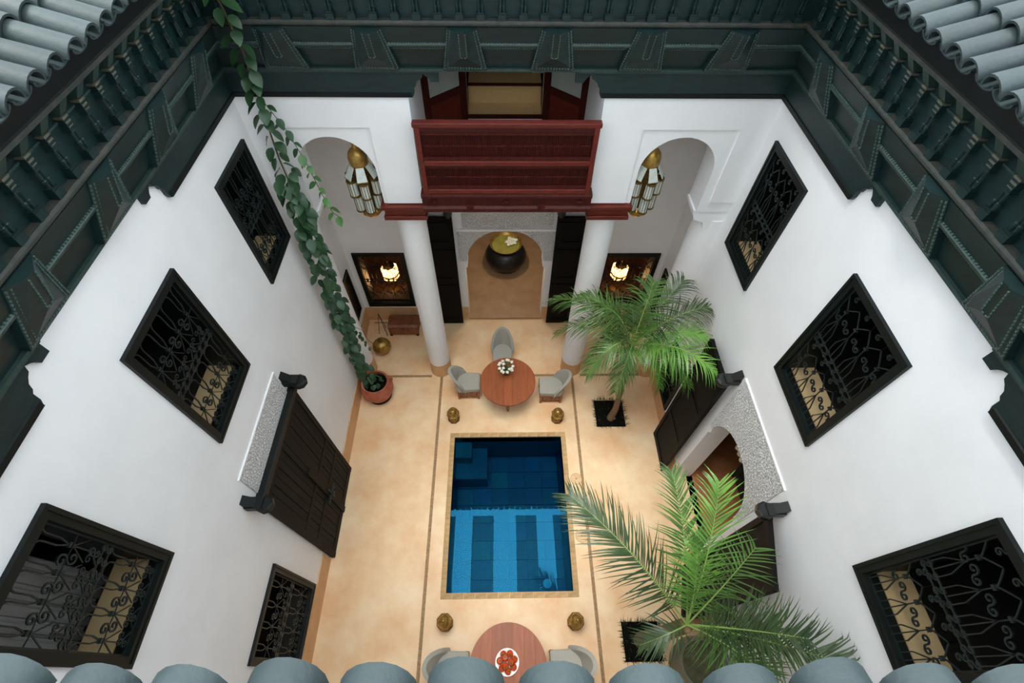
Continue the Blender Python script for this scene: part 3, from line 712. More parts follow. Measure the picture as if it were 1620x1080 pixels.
# ---- right archway: carved plaster and two open leaves
inner = [(AY1-.05, 2.40)]+arc(AYC, 2.38, AR, 0, pi, 24)+[(AY0+.05, 2.40)]
o = MB().plate([[(1.90, 2.40), (1.90, 3.16), (3.50, 3.16), (3.50, 2.40)]+inner], lambda y, z: (XR-.015, y, z), lambda y, z: (XR+.001, y, z)).build('trim_7', M_carved)
struct(o, 'carved white plaster surround of the right archway')
MB().box(XR-.018, XR, 1.90, 3.50, 3.17, 3.86).build('carved_panel', M_carved, o)
MB().box(XR-.022, XR, 1.88, 3.52, 3.86, 3.885).build('moulding', M_wall, o)
def rleaf(name, label, hx, hy, ang, ln, zt=3.62):
    dr = sroot(name, label, (hx, hy, 0), ang)
    for (a, b_) in ((0, .09), (ln-.09, ln)): MB().box(a, b_, -.035, .035, .04, zt).build('stile', M_black, dr)
    for z in (.04, 1.15, 2.3, zt-.14): MB().box(.09, ln-.09, -.03, .03, z, z+.14).build('rail', M_black, dr)
    for (a, b_) in ((.18, 1.15), (1.29, 2.3), (2.44, zt-.14)): MB().box(.09, ln-.09, -.015, .012, a, b_).build('panel', M_oldwood, dr)
    fr = MB().plate([rect(.14, ln-.14, .24, 1.09), list(reversed(rect(.17, ln-.17, .27, 1.06)))], lambda x, z: (x, -.03, z), lambda x, z: (x, -.01, z)); fr.build('panel_moulding', M_black, dr)
    return dr
d5 = rleaf('door_5', 'dark door leaf beside the right archway, behind the small palm', 3.37, 3.56, pi/2, .86)
d6 = rleaf('door_6', 'dark door leaf beside the right archway, above the large palm', 3.40, 1.70, radians(-104), .93)
bk = sroot('trim_8', 'black carved pivot bracket at the far top of the right archway', (XR, 3.62, 0), -pi/2); bracket(bk, 0, -.13, 3.64, M_blackp)
bk = sroot('trim_9', 'black carved pivot bracket at the near top of the right archway', (XR, 1.70, 0), -pi/2); bracket(bk, 0, -.13, 3.64, M_blackp)

# ---- things in the salon behind the right archway
t = thing('sofa', 'dark upholstered sofa inside the right archway', 'sofa', (4.9, 2.5, 0), -pi/2)
MB().box(-.9, .9, -.1, .7, .1, .42).build('seat', M_sofa, t, bevel=.04); MB().box(-.9, .9, .55, .8, .42, .85).build('backrest', M_sofa, t, bevel=.06)
for x in (-1.0, .85): MB().box(x, x+.18, -.1, .75, .1, .6).build('armrest', M_sofa, t, bevel=.05)
for x in (-.95, .9):
    for y in (-.05, .7): MB().box(x-.03, x+.03, y-.03, y+.03, 0, .1).build('leg', M_black, t)
t = MB()
for i in range(5): t.lathe([(.05, 0), (.06, .5), (.05, 1.9)], 8, (4.35+.03*(i % 2), 3.2+i*.06, 1.5))
tag(t.build('drape', M_cream, None, True), 'white drape hanging inside the right archway', 'curtain')
t = MB()
for i in range(14): t.lathe([(.055, 0), (.05, 2.0)], 8, (XL-TH-.45+.03*(i % 2), .12+i*.06, 4.35))
tag(t.build('window_drape', M_curtain, None, True), 'grey drape behind the nearest upper left window', 'curtain')

# ---- lamps in the gallery rooms (lit)
def room_lamp(x, nm):
    t = thing('lantern_lamp', 'glowing lantern seen through the gallery window %s of the doorway' % nm, 'lamp', (x, 8.75, 0))
    MB().lathe([(.16, 0), (.16, .03), (.03, .05), (.03, .42), (.1, .44)], 16).build('stand', M_brassd, t, True)
    s = MB(); 
    s.lathe([(.17, .44), (.22, .52), (.22, .80), (.15, .88)], 8); s.build('shade', M_lampglow, t)
    c = MB()
    for k in range(8):
        a = k*pi/4; c.bar((.175*cos(a), .175*sin(a), .43), (.228*cos(a), .228*sin(a), .52), .014, .014); c.bar((.228*cos(a), .228*sin(a), .52), (.228*cos(a), .228*sin(a), .80), .014, .014)
    c.lathe([(.235, .60), (.24, .61), (.24, .63), (.235, .64)], 8); c.lathe([(.16, .88), (.12, .94), (.03, 1.0), (.02, 1.06)], 8)
    c.build('cage', M_brassd, t)
    pd = bpy.data.lights.new('lamp_light', 'POINT'); pd.energy = 7; pd.color = (1, .55, .22); pd.shadow_soft_size = .2
    po = bpy.data.objects.new('bulb', pd); C.objects.link(po); po.parent = t; po.location = (0, -.32, .75)
room_lamp(-2.92, 'left'); room_lamp(3.10, 'right')

# ---- hanging lanterns
def hanging_lantern(x, label):
    t = thing('hanging_lantern', label, 'lantern', (x, 6.12, 4.80), 0, 'brass lanterns hanging in the arches')
    MB().lathe([(0, -.07), (.09, -.07), (.16, .0), (.17, .08), (.10, .12), (0, .12)], 8).build('bottom_bowl', M_brass, t)
    MB().lathe([(0, .84), (.125, .84), (.138, .88), (.138, .96), (.12, 1.03), (.08, 1.08), (.04, 1.10), (.035, 1.17), (.05, 1.19), (.05, 1.22), (.02, 1.24)], 24).build('dome', M_brass, t, True)
    MB().lathe([(.10, .10), (.13, .2), (.13, .76), (.11, .84)], 6).build('core', M_brassd, t)
    for k in range(6):
        a = k*pi/3+pi/6+.2; c, s_ = cos(a), sin(a)
        for (za, zb, rr) in ((.12, .38, .165), (.40, .64, .195)):
            tb = MB(); tb.lathe([(.068, za), (.068, zb)], 12, (rr*c, rr*s_, 0)); tb.build('glass_tube', M_glassw, t)
            bd = MB()
            for zz in (za-.015, zb-.008): bd.lathe([(.064, zz), (.077, zz+.003), (.077, zz+.026), (.064, zz+.03)], 12, (rr*c, rr*s_, 0))
            for q in range(5):
                b_ = a+(q-2)*.6; bd.bar((rr*c+.069*cos(b_), rr*s_+.069*sin(b_), za), (rr*c+.069*cos(b_), rr*s_+.069*sin(b_), zb), .007, .007)
            bd.build('tube_bands', M_brassd, t)
        pn = MB(); sd = Vector((-s_, c, 0)); o = Vector((.235*c, .235*s_, .68)); i_ = Vector((.125*c, .125*s_, .85)); nn = (i_-o).cross(sd).normalized()
        pn.add([o-sd*.075, o+sd*.075, i_+sd*.055, i_-sd*.055, o-sd*.075-nn*.01, o+sd*.075-nn*.01, i_+sd*.055-nn*.01, i_-sd*.055-nn*.01], [(0, 1, 2, 3), (7, 6, 5, 4), (0, 4, 5, 1), (1, 5, 6, 2), (2, 6, 7, 3), (3, 7, 4, 0)])
        pn.build('top_pane', M_glassw, t)
        MB().tube([o-sd*.08, o+sd*.08], .012, 6).build('pane_edge', M_brassd, t)
    ch = MB()
    for k in range(24):
        z = 1.24+k*.04
        ch.tube([(0 if k % 2 else .014*cos(q), .014*cos(q) if k % 2 else 0, z+.026*sin(q)) for q in [i*2*pi/6 for i in range(7)]], .004, 4, False)
    ch.build('chain', M_brassd, t)
hanging_lantern(-2.05, 'tall brass and white glass lantern hanging in the left arch')
hanging_lantern(2.17, 'tall brass and white glass lantern hanging in the right arch')

# ================================================================== POOL
pool = thing('swimming_pool', 'small rectangular blue tiled plunge pool in the courtyard floor', 'pool', (0, 0, 0))
DEP = -1.15
M_pw = mat('pool_wall_tile', '#0a3350', '#0d4666', 5, .35)
pwb = MB(); pwb.box(PX0-.1, PX0, PY0-.1, PY1+.1, DEP-.1, -.03); pwb.box(PX1, PX1+.1, PY0-.1, PY1+.1, DEP-.1, -.03); pwb.box(PX0, PX1, PY0-.1, PY0, DEP-.1, -.03); pwb.box(PX0, PX1, PY1, PY1+.1, DEP-.1, -.03); pwb.box(PX0, PX1, PY0, PY1, DEP-.12, DEP-.03)
pwb.build('basin', M_pw, pool)
nx, ny = 6, 8; tw, tl = (PX1-PX0)/nx, (PY1-PY0)/ny
PT = [MB().box(-tw/2+.006, tw/2-.006, -tl/2+.006, tl/2-.006, 0, .03).mesh('pool_tile', m) for m in POOLM]
for i in range(nx):
    for j in range(ny):
        k = random.choice([0, 0, 1, 1, 2, 3, 4]); 
        if random.random() < .08: k = 5
        link('pool_tile', PT[k], pool, (PX0+tw*(i+.5), PY0+tl*(j+.5), DEP-.03+random.uniform(0, .004)))
MB().box(PX0, PX0+.70, PY1-.72, PY1, DEP, -.62).build('lower_step', POOLM[2], pool)
MB().box(PX0, PX0+.36, PY1-.36, PY1, -.62, -.28).build('upper_step', POOLM[5], pool)
pl = MB(); pl.lathe([(.09, 0), (.09, .02), (0, .025)], 20, (.90, 1.62, DEP)); pl.build('reflection_disc', M_reflectdisc, pool)  # unlit pale disc painted in for a round reflection on the water
wt = MB(); wt.add([(PX0, PY0, -.035), (PX1, PY0, -.035), (PX1, PY1, -.035), (PX0, PY1, -.035)], [(0, 1, 2, 3)]); wt.build('water', M_water, pool)
cw = .10
MC = mat('coping_brick', '#b08e5e', '#c4a272', 14, .7, rnd=.12)
def coping(x0, x1, y0, y1, alongx):
    n = int(((x1-x0) if alongx else (y1-y0))/.21); L = ((x1-x0) if alongx else (y1-y0))/n
    me = (MB().box(-L/2+.003, L/2-.003, -cw/2, cw/2, -.03, .012) if alongx else MB().box(-cw/2, cw/2, -L/2+.003, L/2-.003, -.03, .012)).mesh('coping_brick', MC)
    for i in range(n):
        link('coping_brick', me, pool, ((x0+L*(i+.5), y0, 0) if alongx else (x0, y0+L*(i+.5), 0)))
coping(PX0-cw, PX1+cw, PY0-cw/2, 0, True); coping(PX0-cw, PX1+cw, PY1+cw/2, 0, True)
coping(PX0-cw/2, 0, PY0, PY1, False); coping(PX1+cw/2, 0, PY0, PY1, False)
for y, nm in ((3.42, 'upper'), (2.28, 'lower')):
    c = thing('skimmer_cover', 'round flush cover in the floor by the pool, %s one in the picture' % nm, 'cover', (1.53, y, 0), 0, 'round floor covers beside the pool')
    MB().lathe([(0, .0), (.115, 0), (.115, .006), (0, .006)], 28).build('disc', M_cover, c); MB().lathe([(.115, 0), (.122, 0), (.122, .005), (.115, .005)], 28).build('ring', M_joint, c)
    MB().lathe([(0, .006), (.012, .006), (.012, .009), (0, .009)], 10).build('finger_hole', M_blackp, c)

# ---- canvas shade strips stretched over the courtyard (seen mirrored in the pool)
for i, (xa, xb) in enumerate(((-3.2, -2.06), (-1.31, -.42), (.53, 1.40), (2.12, 3.3))):
    b = MB(); n = 10; V = []; 
    for k in range(n+1):
        y = -1.2+(5.78+1.2)*k/n; sag = -.25*sin(pi*k/n)
        V += [(xa, y, 11.2+sag), (xb, y, 11.2+sag), (xb, y, 11.215+sag), (xa, y, 11.215+sag)]
    F = [(0, 1, 2, 3), tuple(4*n+q for q in (3, 2, 1, 0))]
    for k in range(n):
        for q in range(4): F.append((4*k+q, 4*k+(q+1) % 4, 4*k+4+(q+1) % 4, 4*k+4+q))
    b.add(V, F); o = b.build('canvas_shade', M_canvas)
    tag(o, ('leftmost', 'second from left', 'third from left', 'rightmost')[i]+' dark canvas shade strip mirrored in the pool', 'shade', 'canvas shade strips over the courtyard')

# ================================================================== FURNITURE
def round_table(x, y, label, rz=0):
    t = thing('round_table', label, 'table', (x, y, 0), rz, 'round wooden tables')
    R = .605; n = 7; w_ = 2*R/n
    for i in range(n):
        a, b_ = -R+w_*i, -R+w_*(i+1); xs = [a+.001+(b_-a-.002)*k/6 for k in range(7)]
        lp = [(q, -sqrt(max(R*R-q*q, 1e-6))) for q in xs]+[(q, sqrt(max(R*R-q*q, 1e-6))) for q in reversed(xs)]
        MB().plate([lp], lambda u, v: (u, v, .75), lambda u, v: (u, v, .715)).build('plank', M_teak, t)
    MB().lathe([(R-.015, .70), (R+.004, .705), (R+.004, .745), (R-.004, .7505), (R-.004, .70)], 64).build('rim', M_teak, t, True)
    MB().lathe([(0, .66), (.40, .66), (.44, .70), (0, .70)], 32).build('apron', M_chairwood, t)
    for k in range(4):
        a = k*pi/2+pi/2; MB().tube([(.22*cos(a), .22*sin(a), .68), (.35*cos(a), .35*sin(a), 0)], [.045, .022], 10).build('leg', M_chairwood, t)
    return t
round_table(.115, 5.37, 'round reddish wooden table with white flowers below the balcony')
round_table(.06, .17, 'round wooden table with a plate of orange fruit near the roof edge')

def make_chair():
    t = thing('slipper_chair', 'x', 'chair', (0, 0, 0), 0, 'grey slipper chairs around the round tables')
    s = MB(); s.plate([[( -.24, -.22), (-.22, .27), (.22, .27), (.24, -.22), (.15, -.29), (-.15, -.29)]], lambda x, y: (x, y, .30), lambda x, y: (x, y, .44))
    s.build('seat', M_grey, t, bevel=.03)
    n = 16; b = MB(); rows = 7; V = []
    def shell(off):
        P = []
        for k in range(n+1):
            u = -1+2*k/n; a = u*radians(84)
            hh = .36+.54*(cos(u*pi/2)**.6 if abs(u) < 1 else 0)
            for r in range(rows+1):
                f = r/rows; z = .33+(hh-.33)*f
                lean = .13*f**1.2
                rx, ry = .265-off+.02*f, .27-off+.0*f
                P.append((rx*sin(a), -.02-ry*cos(a)-lean*max(0, cos(a)), z))
        return P
    o_, i_ = shell(0), shell(.065); N1 = len(o_); m = rows+1
    F = []
    for k in range(n):
        for r in range(rows):
            F.append((k*m+r, (k+1)*m+r, (k+1)*m+r+1, k*m+r+1)); F.append((N1+k*m+r, N1+k*m+r+1, N1+(k+1)*m+r+1, N1+(k+1)*m+r))
        F.append((k*m+rows, (k+1)*m+rows, N1+(k+1)*m+rows, N1+k*m+rows)); F.append((k*m, N1+k*m, N1+(k+1)*m, (k+1)*m))
    for k in (0, n):
        for r in range(rows): F.append((k*m+r, k*m+r+1, N1+k*m+r+1, N1+k*m+r))
    b.add(o_+i_, F); b.build('backrest', M_grey, t, True)
    for x in (-.21, .21):
        for y in (-.22, .23): MB().box(x-.022, x+.022, y-.022, y+.022, 0, .31).build('leg', M_chairwood, t)
    for z in (.05, .27):
        for y in (-.22, .23): MB().box(-.19, .19, y-.012, y+.012, z, z+.03).build('rail', M_chairwood, t)
        for x in (-.21, .21): MB().box(x-.012, x+.012, -.2, .21, z, z+.03).build('rail', M_chairwood, t)
    for x in (-.21, .21):
        for k in range(7): MB().box(x-.008, x+.008, -.165+.055*k-.008, -.165+.055*k+.008, .08, .27).build('slat', M_chairwood, t)
    for y in (-.22, .23):
        for k in range(6): MB().box(-.14+.056*k-.008, -.14+.056*k+.008, y-.008, y+.008, .08, .27).build('slat', M_chairwood, t)
    return t
ch = make_chair(); spots = [(0.0, 6.33, pi, 'grey slipper chair on the far side of the table with flowers'), (-.78, 5.56, -pi/2, 'grey slipper chair left of the table with flowers'), (1.10, 5.44, pi/2, 'grey slipper chair right of the table with flowers'),
         (-.85, .18, -pi/2, 'grey slipper chair left of the fruit table, half hidden by roof tiles'), (1.02, .18, pi/2, 'grey slipper chair right of the fruit table, half hidden by roof tiles')]
for i, (x, y, rz, lb) in enumerate(spots):
    o = ch if i == 0 else copy_tree(ch)
    o.location = (x, y, 0); o.rotation_euler = (0, 0, rz); o['label'] = lb

# ---- flowers on the table
t = thing('flower_vase', 'small vase of white roses on the round table', 'vase', (.075, 5.56, .75))
MB().lathe([(.05, 0), (.065, .02), (.085, .16), (.09, .18), (.075, .18), (.05, .03), (0, .03)], 20).build('vase', mat('dark_vase', '#4a4632', '#5c583e', 9, .3), t, True)
fo_ = MB()
for k in range(60):
    a = random.uniform(0, 2*pi); r = .15*sqrt(random.random()); z = .2+random.uniform(0, .10)
    p = Vector((r*cos(a), r*sin(a), z)); d_ = Vector((random.uniform(-1, 1), random.uniform(-1, 1), random.uniform(.0, .6))).normalized()*.05; sd = d_.cross(Vector((0, 0, 1))).normalized()*.02
    fo_.add([p, p+d_*.5+sd, p+d_, p+d_*.5-sd], [(0, 1, 2, 3)])
for k in range(14):
    a = 2*pi*k/14; fo_.tube([(0, 0, .1), (.13*cos(a), .13*sin(a), .27)], .004, 4)
fo_.build('foliage', M_foliage, t)['kind'] = 'stuff'
rb = MB()
for k in range(9):
    a = k*2.4; r = .006+.0018*k; rb.sphere((r*cos(a), r*sin(a), .012-.001*k), .017, 7, 5, .9)
ME_rose = rb.mesh('rose', M_white, True)
pts = [(.15, a*2*pi/13+.15*(a % 3), .30) for a in range(13)]+[(.06, 2.4, .33), (.09, 4.0, .33), (.12, 5.4, .32)]
for r, a, z in pts: link('rose', ME_rose, t, (r*cos(a)+random.uniform(-.015, .015), r*sin(a)*1.05, z+random.uniform(-.02, .02)), (0, 0, a), 1.15)

# ---- fruit plate
PZ = .7515; FX, FY = .045, .235
pt = thing('plate', 'white china plate of fruit on the near table', 'plate', (FX, FY, PZ))
MB().lathe([(0, 0), (.08, 0), (.18, .03), (.187, .036), (.175, .036), (.08, .012), (0, .012)], 36).build('dish', M_plate, pt, True)
bf = MB(); bf.lathe([(0, -.046), (.03, -.04), (.05, -.012), (.05, .016), (.034, .04), (.01, .044), (0, .04)], 14); ME_fr = bf.mesh('body', M_orange, True)
bl = MB(); 
for k in range(4): 
    a = k*pi/2; bl.add([(0, 0, .046), (.016*cos(a-.5), .016*sin(a-.5), .047), (.03*cos(a), .03*sin(a), .046), (.016*cos(a+.5), .016*sin(a+.5), .047)], [(0, 1, 2, 3)])
bl.tube([(0, 0, .04), (0, .004, .06)], .003, 5); ME_frl = bl.mesh('calyx', M_fruitleaf)
for k in range(10):
    if k < 7: a = k*2*pi/7+.3; r = .118; z = PZ+.012+.052
    else: a = k*2*pi/3; r = .06; z = PZ+.012+.134
    o = link('fruit', None, None, (FX+r*cos(a), FY+r*sin(a), z), (random.uniform(-.5, .5), random.uniform(-.5, .5), a))
    tag(o, 'orange-red fruit in the bottom ring on the white plate' if k < 7 else 'orange-red fruit on top of the heap on the plate', 'fruit', 'orange fruit heaped on the plate')
    link('body', ME_fr, o); link('calyx', ME_frl, o)

# ---- brass floor lanterns
def floor_lantern():
    t = thing('floor_lantern', 'x', 'lantern', (0, 0, 0), 0, 'brass lanterns standing around the pool')
    MB().lathe([(.13, 0), (.135, .02), (.125, .04)], 8).build('base', M_brassd, t)
    MB().lathe([(.115, .04), (.115, .25)], 8).build('body', M_brass, t)
    c = MB()
    for k in range(8):
        a = k*pi/4; c.bar((.12*cos(a), .12*sin(a), .03), (.12*cos(a), .12*sin(a), .26), .014, .014)
        am = a+pi/8; p = Vector((.11*cos(am), .11*sin(am), .145)); sd = Vector((-sin(am), cos(am), 0))
        c.tube([p+sd*.028*cos(q)+Vector((0, 0, .06*sin(q))) for q in [i*2*pi/8 for i in range(9)]], .006, 4, False)
    c.build('fretwork', M_brassd, t)
    MB().lathe([(.14, .25), (.145, .27), (.12, .285)], 8).build('collar', M_brass, t)
    for k in range(4):
        a = k*pi/2+pi/4; MB().sphere((.12*cos(a), .12*sin(a), .285), .018, 8, 6).build('corner_knob', M_brass, t, True)
    MB().lathe([(.115, .28), (.112, .33), (.095, .385), (.06, .42), (.025, .435), (.02, .45), (.024, .465), (.008, .48)], 20).build('dome', M_brass, t, True)
    return t
fl_ = floor_lantern()
for i, (x, y, lb) in enumerate([(-1.10, 4.83, 'brass floor lantern beyond the left far corner of the pool'), (1.22, 4.80, 'brass floor lantern beyond the right far corner of the pool'),
                                (-1.03, .84, 'brass floor lantern at the left near corner of the pool'), (1.25, .82, 'brass floor lantern at the right near corner of the pool')]):
    o = fl_ if i == 0 else copy_tree(fl_)
    o.location = (x, y, 0); o.rotation_euler = (0, 0, pi/8); o['label'] = lb

# ---- chest, brass ball lamp, wire stand in the gallery
t = thing('wooden_chest', 'small dark wooden chest under the lamplit gallery window', 'chest', (-2.47, 7.36, 0))
MB().box(-.36, .36, -.2, .2, .05, .30).build('body', M_chest, t, bevel=.01)
lid = MB().plate([[( -.2, .30), (.2, .30), (.2, .34), (.14, .375), (-.14, .375), (-.2, .34)]], lambda y, z: (-.37, y, z), lambda y, z: (.37, y, z)).build('lid', M_chest, t)
for x in (-.33, .33):
    for y in (-.17, .17): MB().box(x-.03, x+.03, y-.03, y+.03, 0, .05).build('foot', M_black, t)
MB().box(-.04, .04, -.215, -.2, .2, .30).build('lock_plate', M_brassd, t)
for x in (-.28, .28): MB().box(x-.015, x+.015, -.21, .21, .06, .345).build('strap', M_chairwood, t)
t = thing('brass_ball_lamp', 'round pierced brass lamp on the gallery floor beside the half column', 'lamp', (-2.93, 6.68, 0))
MB().lathe([(.1, 0), (.12, .02), (.06, .04)], 16).build('foot', M_brassd, t, True)
MB().sphere((0, 0, .24), .22, 12, 8).build('ball', M_brass, t)
MB().lathe([(.06, .44), (.04, .47), (.05, .49), (0, .50)], 12).build('cap', M_brassd, t, True)
t = thing('wire_stand', 'thin dark wire stand between chest and half column', 'stand', (-3.0, 7.28, 0))
MB().tube([(.1, -.12, 0), (0, 0, .75)], .008, 5).build('leg', M_iron, t); MB().tube([(-.12, -.05, 0), (0, 0, .75)], .008, 5).build('leg', M_iron, t); MB().tube([(.02, .14, 0), (0, 0, .75)], .008, 5).build('leg', M_iron, t)
MB().tube([(-.16, -.02, .42), (.16, -.02, .42)], .008, 5).build('cross_bar', M_iron, t)

# ---- big black pot with brass bowl in the hall
t = thing('black_urn', 'big round black urn with a brass bowl in the hall doorway', 'urn', (.11, 9.62, 0))
MB().lathe([(.30, 0), (.45, .12), (.56, .34), (.57, .46), (.50, .62), (.40, .72), (.36, .74)], 36).build('body', M_potblk, t, True)
MB().lathe([(.20, .70), (.34, .74), (.42, .82), (.44, .86), (.42, .86), (.36, .79), (0, .77)], 36).build('brass_bowl', M_brass, t, True)
MB().lathe([(0, .79), (.37, .79), (.37, .80), (0, .80)], 30).build('bowl_water', mat('olive_water', '#8a8438', '#a39c4a', 5, .4), t)
for k in range(9):
    a = k*2.4; r = .05*sqrt(k); link('blossom', ME_rose, t, (.14+r*cos(a), .06+r*sin(a), .84), (0, 0, a), 1.9)

t = thing('added_hall_pendant', 'unseen brass pendant lamp added to light the hall behind the carved doorway', 'lamp', (.1, 8.95, 3.0))  # unseen lamp, added to brighten the hall behind the doorway
MB().lathe([(.03, .0), (.14, .05), (.17, .15), (.10, .30), (.03, .34), (.02, .6)], 16).build('shade', M_brass, t, True)
MB().sphere((0, 0, -.02), .06, 12, 8).build('bulb_glass', M_lampglow, t, True)
pd = bpy.data.lights.new('added_hall_light', 'POINT'); pd.energy = 34; pd.color = (1, .88, .72); pd.shadow_soft_size = .1
po = bpy.data.objects.new('bulb', pd); C.objects.link(po); po.parent = t; po.location = (0, 0, -.15)

# ---- terracotta pot with the climbing vine
t = thing('terracotta_pot', 'round terracotta pot at the foot of the vine', 'pot', (-2.84, 5.46, 0))
MB().lathe([(0, 0), (.24, 0), (.27, .02), (.27, .04), (0, .04)], 32).build('saucer', M_blackp, t, True)
MB().lathe([(.20, .04), (.29, .14), (.355, .30), (.36, .40), (.32, .51), (.29, .55), (.31, .58), (.30, .60), (.265, .60), (.26, .50), (0, .50)], 36).build('body', M_terra, t, True)
for a in (.4, 1.9): 
    MB().tube([(.30*cos(a), .30*sin(a), .56), (.36*cos(a), .36*sin(a), .55), (.37*cos(a), .37*sin(a), .47), (.34*cos(a), .34*sin(a), .44)], .018, 6).build('handle', M_terra, t)
MB().lathe([(0, .50), (.26, .51), (.262, .515), (0, .53)], 24).build('soil', M_soil, t)
vine = thing('climbing_vine', 'long green vine climbing from the terracotta pot to the cornice', 'vine', (-2.95, 5.55, .5))
VB = Vector((-2.95, 5.55, .5))
main = [(-2.95, 5.55, .5), (-3.14, 5.66, .9), (-3.14, 5.70, 1.8), (-3.06, 5.70, 3.0), (-3.0, 5.70, 4.27), (-2.95, 5.70, 5.39), (-2.95, 5.70, 6.0), (-2.91, 5.70, 6.52), (-2.86, 5.66, 6.91), (-2.80, 5.62, 7.36), (-2.76, 5.5, 7.75), (-2.74, 5.42, 8.1)]
side_ = [(-2.86, 5.68, 6.85), (-2.72, 5.72, 6.4), (-2.63, 5.72, 5.97), (-2.56, 5.72, 5.36), (-2.50, 5.70, 5.1), (-2.40, 5.68, 5.02)]
low = [(-3.0, 5.75, 2.3), (-2.85, 5.85, 2.0), (-2.82, 5.88, 1.6), (-2.75, 5.9, 1.45)]
def along(P, u):
    P = [Vector(p) for p in P]; Ls = [(P[i+1]-P[i]).length for i in range(len(P)-1)]; d_ = u*sum(Ls)
    for i, l in enumerate(Ls):
        if d_ <= l: return P[i].lerp(P[i+1], d_/l)
        d_ -= l
    return P[-1]
for P, r in ((main, .012), (side_, .005), (low, .004)): MB().tube([Vector(p)-VB for p in P], r, 6).build('stem', M_stem, vine)
def leaf_mesh(m):
    b = MB(); n = 6; Lf, Wf = .15, .052
    for k in range(n+1):
        u = k/n; w_ = Wf*sin(pi*u**.8)**.75 if 0 < k < n else .001
        z = -.03*u*u; b.v += [(-w_, u*Lf, z+.012*(w_/Wf)), (0, u*Lf, z), (w_, u*Lf, z+.012*(w_/Wf))]
    for k in range(n):
        for q in (0, 1): b.f.append((3*k+q, 3*k+q+1, 3*k+4+q, 3*k+3+q))
    return b.mesh('leaf', m, True)
ME_leaf, ME_leafl = leaf_mesh(M_leaf), leaf_mesh(M_leafl)
cam_p = Vector((0, 0, 9.8))
def vleaf(p, me, sc, out):
    out = Vector(out); az = atan2(out.y, out.x)+random.uniform(-.9, .9)
    # leaf axis points outward and down; blade faces up and out
    R = Matrix.Rotation(az-pi/2, 4, 'Z') @ Matrix.Rotation(random.uniform(-.9, -.35), 4, 'X') @ Matrix.Rotation(random.uniform(-.35, .35), 4, 'Y')
    p = Vector((max(p.x, -3.15), min(p.y, 5.74), p.z))
    link('leaf', me, vine, p-VB, R.to_euler(), sc)
rl = random.Random(3)
for k in range(225):
    u = (k+.5)/225; u = u**1.0*.70; p = along(main, u)
    if p.z < .75 and rl.random() < .2: continue
    j = Vector((rl.uniform(-.12, .14), rl.uniform(-.14, .07), rl.uniform(-.05, .05)))
    vleaf(p+j*(1.0 if p.z < 5.2 else .9), ME_leaf, rl.uniform(1.05, 1.45), (j.x*2+.35, -.6, 0))
for k in range(30):
    u = .70+.30*(k+.5)/30; p = along(main, u); sg = 1 if k % 2 else -1
    vleaf(p+Vector((sg*.03, -.02, 0)), ME_leaf, rl.uniform(1.0, 1.35), (sg*1.0+.2, -.7, 0))
for k in range(22):
    u = (k+.5)/22; sg = 1 if k % 2 else -1
    vleaf(along(side_, u), ME_leafl if u > .4 else ME_leaf, rl.uniform(.8, 1.1), (sg, -.6, 0))
for k in range(12): vleaf(along(low, (k+.5)/12), ME_leaf, rl.uniform(.5, .8), (rl.uniform(-1, 1), -.6, 0))
for k in range(11):
    a = k*2*pi/11; vleaf(Vector((-2.86+.12*cos(a), 5.46+.12*sin(a), .62+.05*rl.random())), ME_leaf, rl.uniform(.7, 1.0), (cos(a), sin(a), 0))

# ---- planting beds
def bed(rc, label):
    x0, x1, y0, y1 = rc; t = thing('planting_bed', label, 'planting bed', ((x0+x1)/2, (y0+y1)/2, 0))
    hx, hy = (x1-x0)/2, (y1-y0)/2
    MB().box(-hx, hx, -hy, hy, -.2, -.03).build('soil', M_soil, t)
    g = MB()
    for k in range(300):
        q = rl.random()
        if k < 240:
            e = rl.randrange(4); u = rl.uniform(-1, 1); p = Vector(((u*hx, -hy), (u*hx, hy), (-hx, u*hy), (hx, u*hy))[e]+(.002,)); o_ = Vector(((0, -1), (0, 1), (-1, 0), (1, 0))[e]+(0,))
        else: p = Vector((rl.uniform(-hx, hx), rl.uniform(-hy, hy), -.03)); o_ = Vector((rl.uniform(-1, 1), rl.uniform(-1, 1), 0))
        tip = p+o_*rl.uniform(.0, .11)+Vector((rl.uniform(-.02, .02), rl.uniform(-.02, .02), rl.uniform(.03, .09))); sd = Vector((rl.uniform(-1, 1), rl.uniform(-1, 1), 0)).normalized()*.006
        g.add([p-sd, p+sd, tip], [(0, 1, 2)])
    g.build('grass_tufts', M_grass, t)['kind'] = 'stuff'
    MB().lathe([(0, -.03), (.035, -.03), (.035, -.015), (.02, -.012), (0, -.012)], 14, (hx*.25, -hy*.35, 0)).build('spotlight', M_plate, t)
bed(PL1, 'dark square planting bed around the small palm'); bed(PL2, 'dark square planting bed around the large palm')

